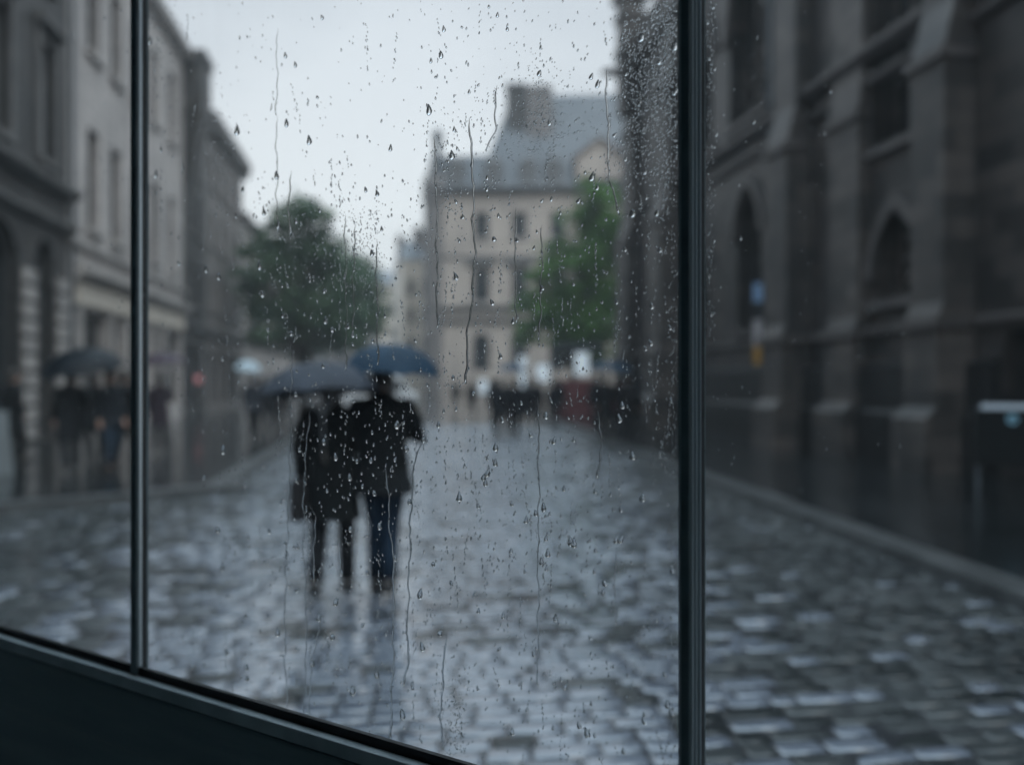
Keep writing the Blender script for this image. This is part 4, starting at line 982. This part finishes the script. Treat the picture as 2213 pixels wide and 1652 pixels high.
patch(260, 700, 520, 70, 60, .8, 1.7); patch(300, 785, 560, 22, 60, .7, 1.5); patch(250, 1150, 250, 60, 60, .7, 1.5); patch(200, 960, 370, 20, 60, .8, 1.8)
patch(260, 985, 1560, 14, 60, .9, 1.8); patch(200, 480, 340, 20, 60, .7, 1.4); patch(260, 340, 70, 22, 90, .7, 1.4)
for _ in range(220): small(random.gauss(1532,7), random.uniform(0,760), random.uniform(.9,2.0), .15, 1.4)
for _ in range(260): small(random.uniform(1520,2000)**1.0, random.uniform(0,1640), random.uniform(.8,1.8), .1, 1.4)
for _ in range(240): small(random.uniform(20,284), random.uniform(0,1400), random.uniform(.7,1.5), .0, 1.4)
for _ in range(160): small(random.gauss(1452,6), random.uniform(500,1300), random.uniform(.8,1.8), .15, 1.6)
me = bpy.data.meshes.new('rain_beads'); me.from_pydata(np.concatenate(SV).tolist(), [], SF); me.materials.append(water)
me.polygons.foreach_set('use_smooth', [True]*len(me.polygons))
bm = bmesh.new(); bm.from_mesh(me); bmesh.ops.recalc_face_normals(bm, faces=bm.faces); bm.to_mesh(me); bm.free()
tag(COL.objects.link(bpy.data.objects.new('rain_beads', me)) or bpy.data.objects['rain_beads'], 'fine beads of rain misted over the window panes', 'water', kind='stuff')
# running trails
TR = [
 ('thick wavy water trail down the near leg of the person under the blue umbrella', 2.6, [(833,1006),(838,1050),(841,1130),(847,1175),(851,1242),(849,1336),(850,1420),(845,1500),(844,1592)]),
 ('long water trail bending away beside the blue jeans onto the cobbles', 2.0, [(912,943),(897,994),(890,1055),(886,1149),(884,1242),(880,1336),(881,1430),(873,1482)]),
 ('thin water trail falling from the dark tree past the slate umbrella', 1.5, [(630,723),(629,850),(628,943),(624,1055),(617,1242),(615,1400),(622,1570)]),
 ('water trail down the outer edge of the long dark coat', 1.6, [(669,887),(664,950),(658,1018),(655,1168),(662,1336),(660,1450),(655,1560)]),
 ('short water trail beneath the shoulder bag', 1.6, [(669,1087),(681,1115),(679,1190),(677,1257)]),
 ('short water trail between the legs of the long-coated person', 1.3, [(731,1175),(735,1210),(737,1242)]),
 ('bright water trail along the thin corner pinnacle of the mansard building', 2.2, [(939,297),(941,370),(944,431),(943,500),(944,557),(944,711)]),
 ('bright wavy trail across the mansard dormers and down the facade', 2.4, [(1014,255),(1017,320),(1022,373),(1023,440),(1021,473),(1026,528),(1021,640),(1012,699),(1008,760),(1006,829)]),
 ('trail running from sky to roof edge beside the tall chimney stacks', 1.9, [(1072,184),(1071,240),(1068,285),(1056,308),(1049,326)]),
 ('trail kinking over the pale gable onto the bright green tree', 2.0, [(1309,150),(1311,222),(1315,339),(1313,389),(1324,410),(1333,435),(1338,465)]),
 ('trail along the outer leaves of the bright green tree', 1.6, [(1171,485),(1170,560),(1169,640),(1164,737)]),
 ('faint trail between the upper windows of the mansard building', 1.4, [(1114,448),(1113,578),(1116,699)]),
 ('thin straight trail from pale sky to the round tree top', 1.4, [(597,250),(598,369),(599,503)]),
 ('short bright trail over the raised top of the round tree', 2.0, [(628,369),(625,420),(624,469),(628,509)]),
 ('trail down the flank of the round tree where it meets the small tree', 1.6, [(745,462),(747,583),(748,703),(747,800)]),
 ('forked looking trail through the small tree crown', 1.7, [(770,479),(766,520),(764,543),(764,623),(763,723)]),
 ('wavy trail from the sky gap to the blue umbrella', 1.8, [(812,516),(814,556),(813,623),(817,690),(815,720),(816,790)]),
 ('trail below the wide blue umbrella over the dark pavement', 2.0, [(1294,886),(1298,959),(1296,1000),(1290,1035)]),
 ('faint long trail under the brightest lit panel over cobbles', 1.4, [(1163,856),(1163,962),(1164,1080),(1162,1200),(1163,1350),(1161,1480)]),
 ('smeared trail at the foot of the pane beside dense beads', 2.2, [(962,1370),(960,1409),(957,1470),(952,1524),(956,1619)]),
 ('angled trail on the reflection of the walking couple', 1.6, [(693,1310),(688,1360),(680,1400),(672,1440),(668,1500),(669,1550)]),
 ('thin trail over the cobbles before the church side kerb', 1.2, [(1330,1180),(1329,1260),(1331,1350)]),
 ('pale trail on the upper sky above the round tree', 1.2, [(598,60),(599,140),(597,250)]),
]
for lab, wpx, pts in TR:
    P = []
    for (u0,v0),(u1,v1) in zip(pts, pts[1:]):
        n = max(2,int(abs(v1-v0)/9))
        for i in range(n):
            t_ = i/n; vv = v0+(v1-v0)*t_; P.append((u0+(u1-u0)*t_+random.gauss(0,.5)+1.7*math.sin(vv*.055+wpx*9)+1.1*math.sin(vv*.13+wpx*5), vv))
    P.append(pts[-1]); g = MB(); seg = 7; N = len(P); ring0 = None
    wv = 1.0
    for i, (u, v) in enumerate(P):
        s, z = on_glass(u, v, OUT); c = gp(s, OUT, z); wv = .75*wv+.25*random.uniform(.65,1.35)
        end = min(1, (i+.3)/3, (N-i)/1.5) ; r = wpx*wv*c.y/F*end
        if i > N-5: r *= 1.25
        for k2 in range(seg):
            a_ = math.pi*k2/(seg-1); q = c + (-T)*(math.cos(a_)*r) + (-NN)*(math.sin(a_)*r*.24)
            g.v.append(tuple(q))
    for i in range(N-1):
        for k2 in range(seg): g.f.append((i*seg+k2, i*seg+(k2+1)%seg, (i+1)*seg+(k2+1)%seg, (i+1)*seg+k2))
    g.f.append(tuple(range(seg))); g.f.append(tuple((N-1)*seg+k2 for k2 in range(seg)))
    tag(g.build('water_trail', water, smooth=True), lab, 'water trail', 'water trails running down the wide pane')

# ---------------------------------------------------------------- rain-thick air
hz = bpy.data.materials.new('rain mist'); hz.use_nodes = True; hz.node_tree.nodes.clear()
ho = nd(hz,'ShaderNodeOutputMaterial'); hv = nd(hz,'ShaderNodeVolumePrincipled'); hv.inputs['Color'].default_value = (.86,.92,.97,1); hv.inputs['Density'].default_value = .0011
lk(hz, hv.outputs[0], ho.inputs['Volume'])
g = MB(); g.box(-204,204,-104,404,-1.2,31); tag(g.build('haze', hz), kind='stuff')
cy.volume_bounces = 1
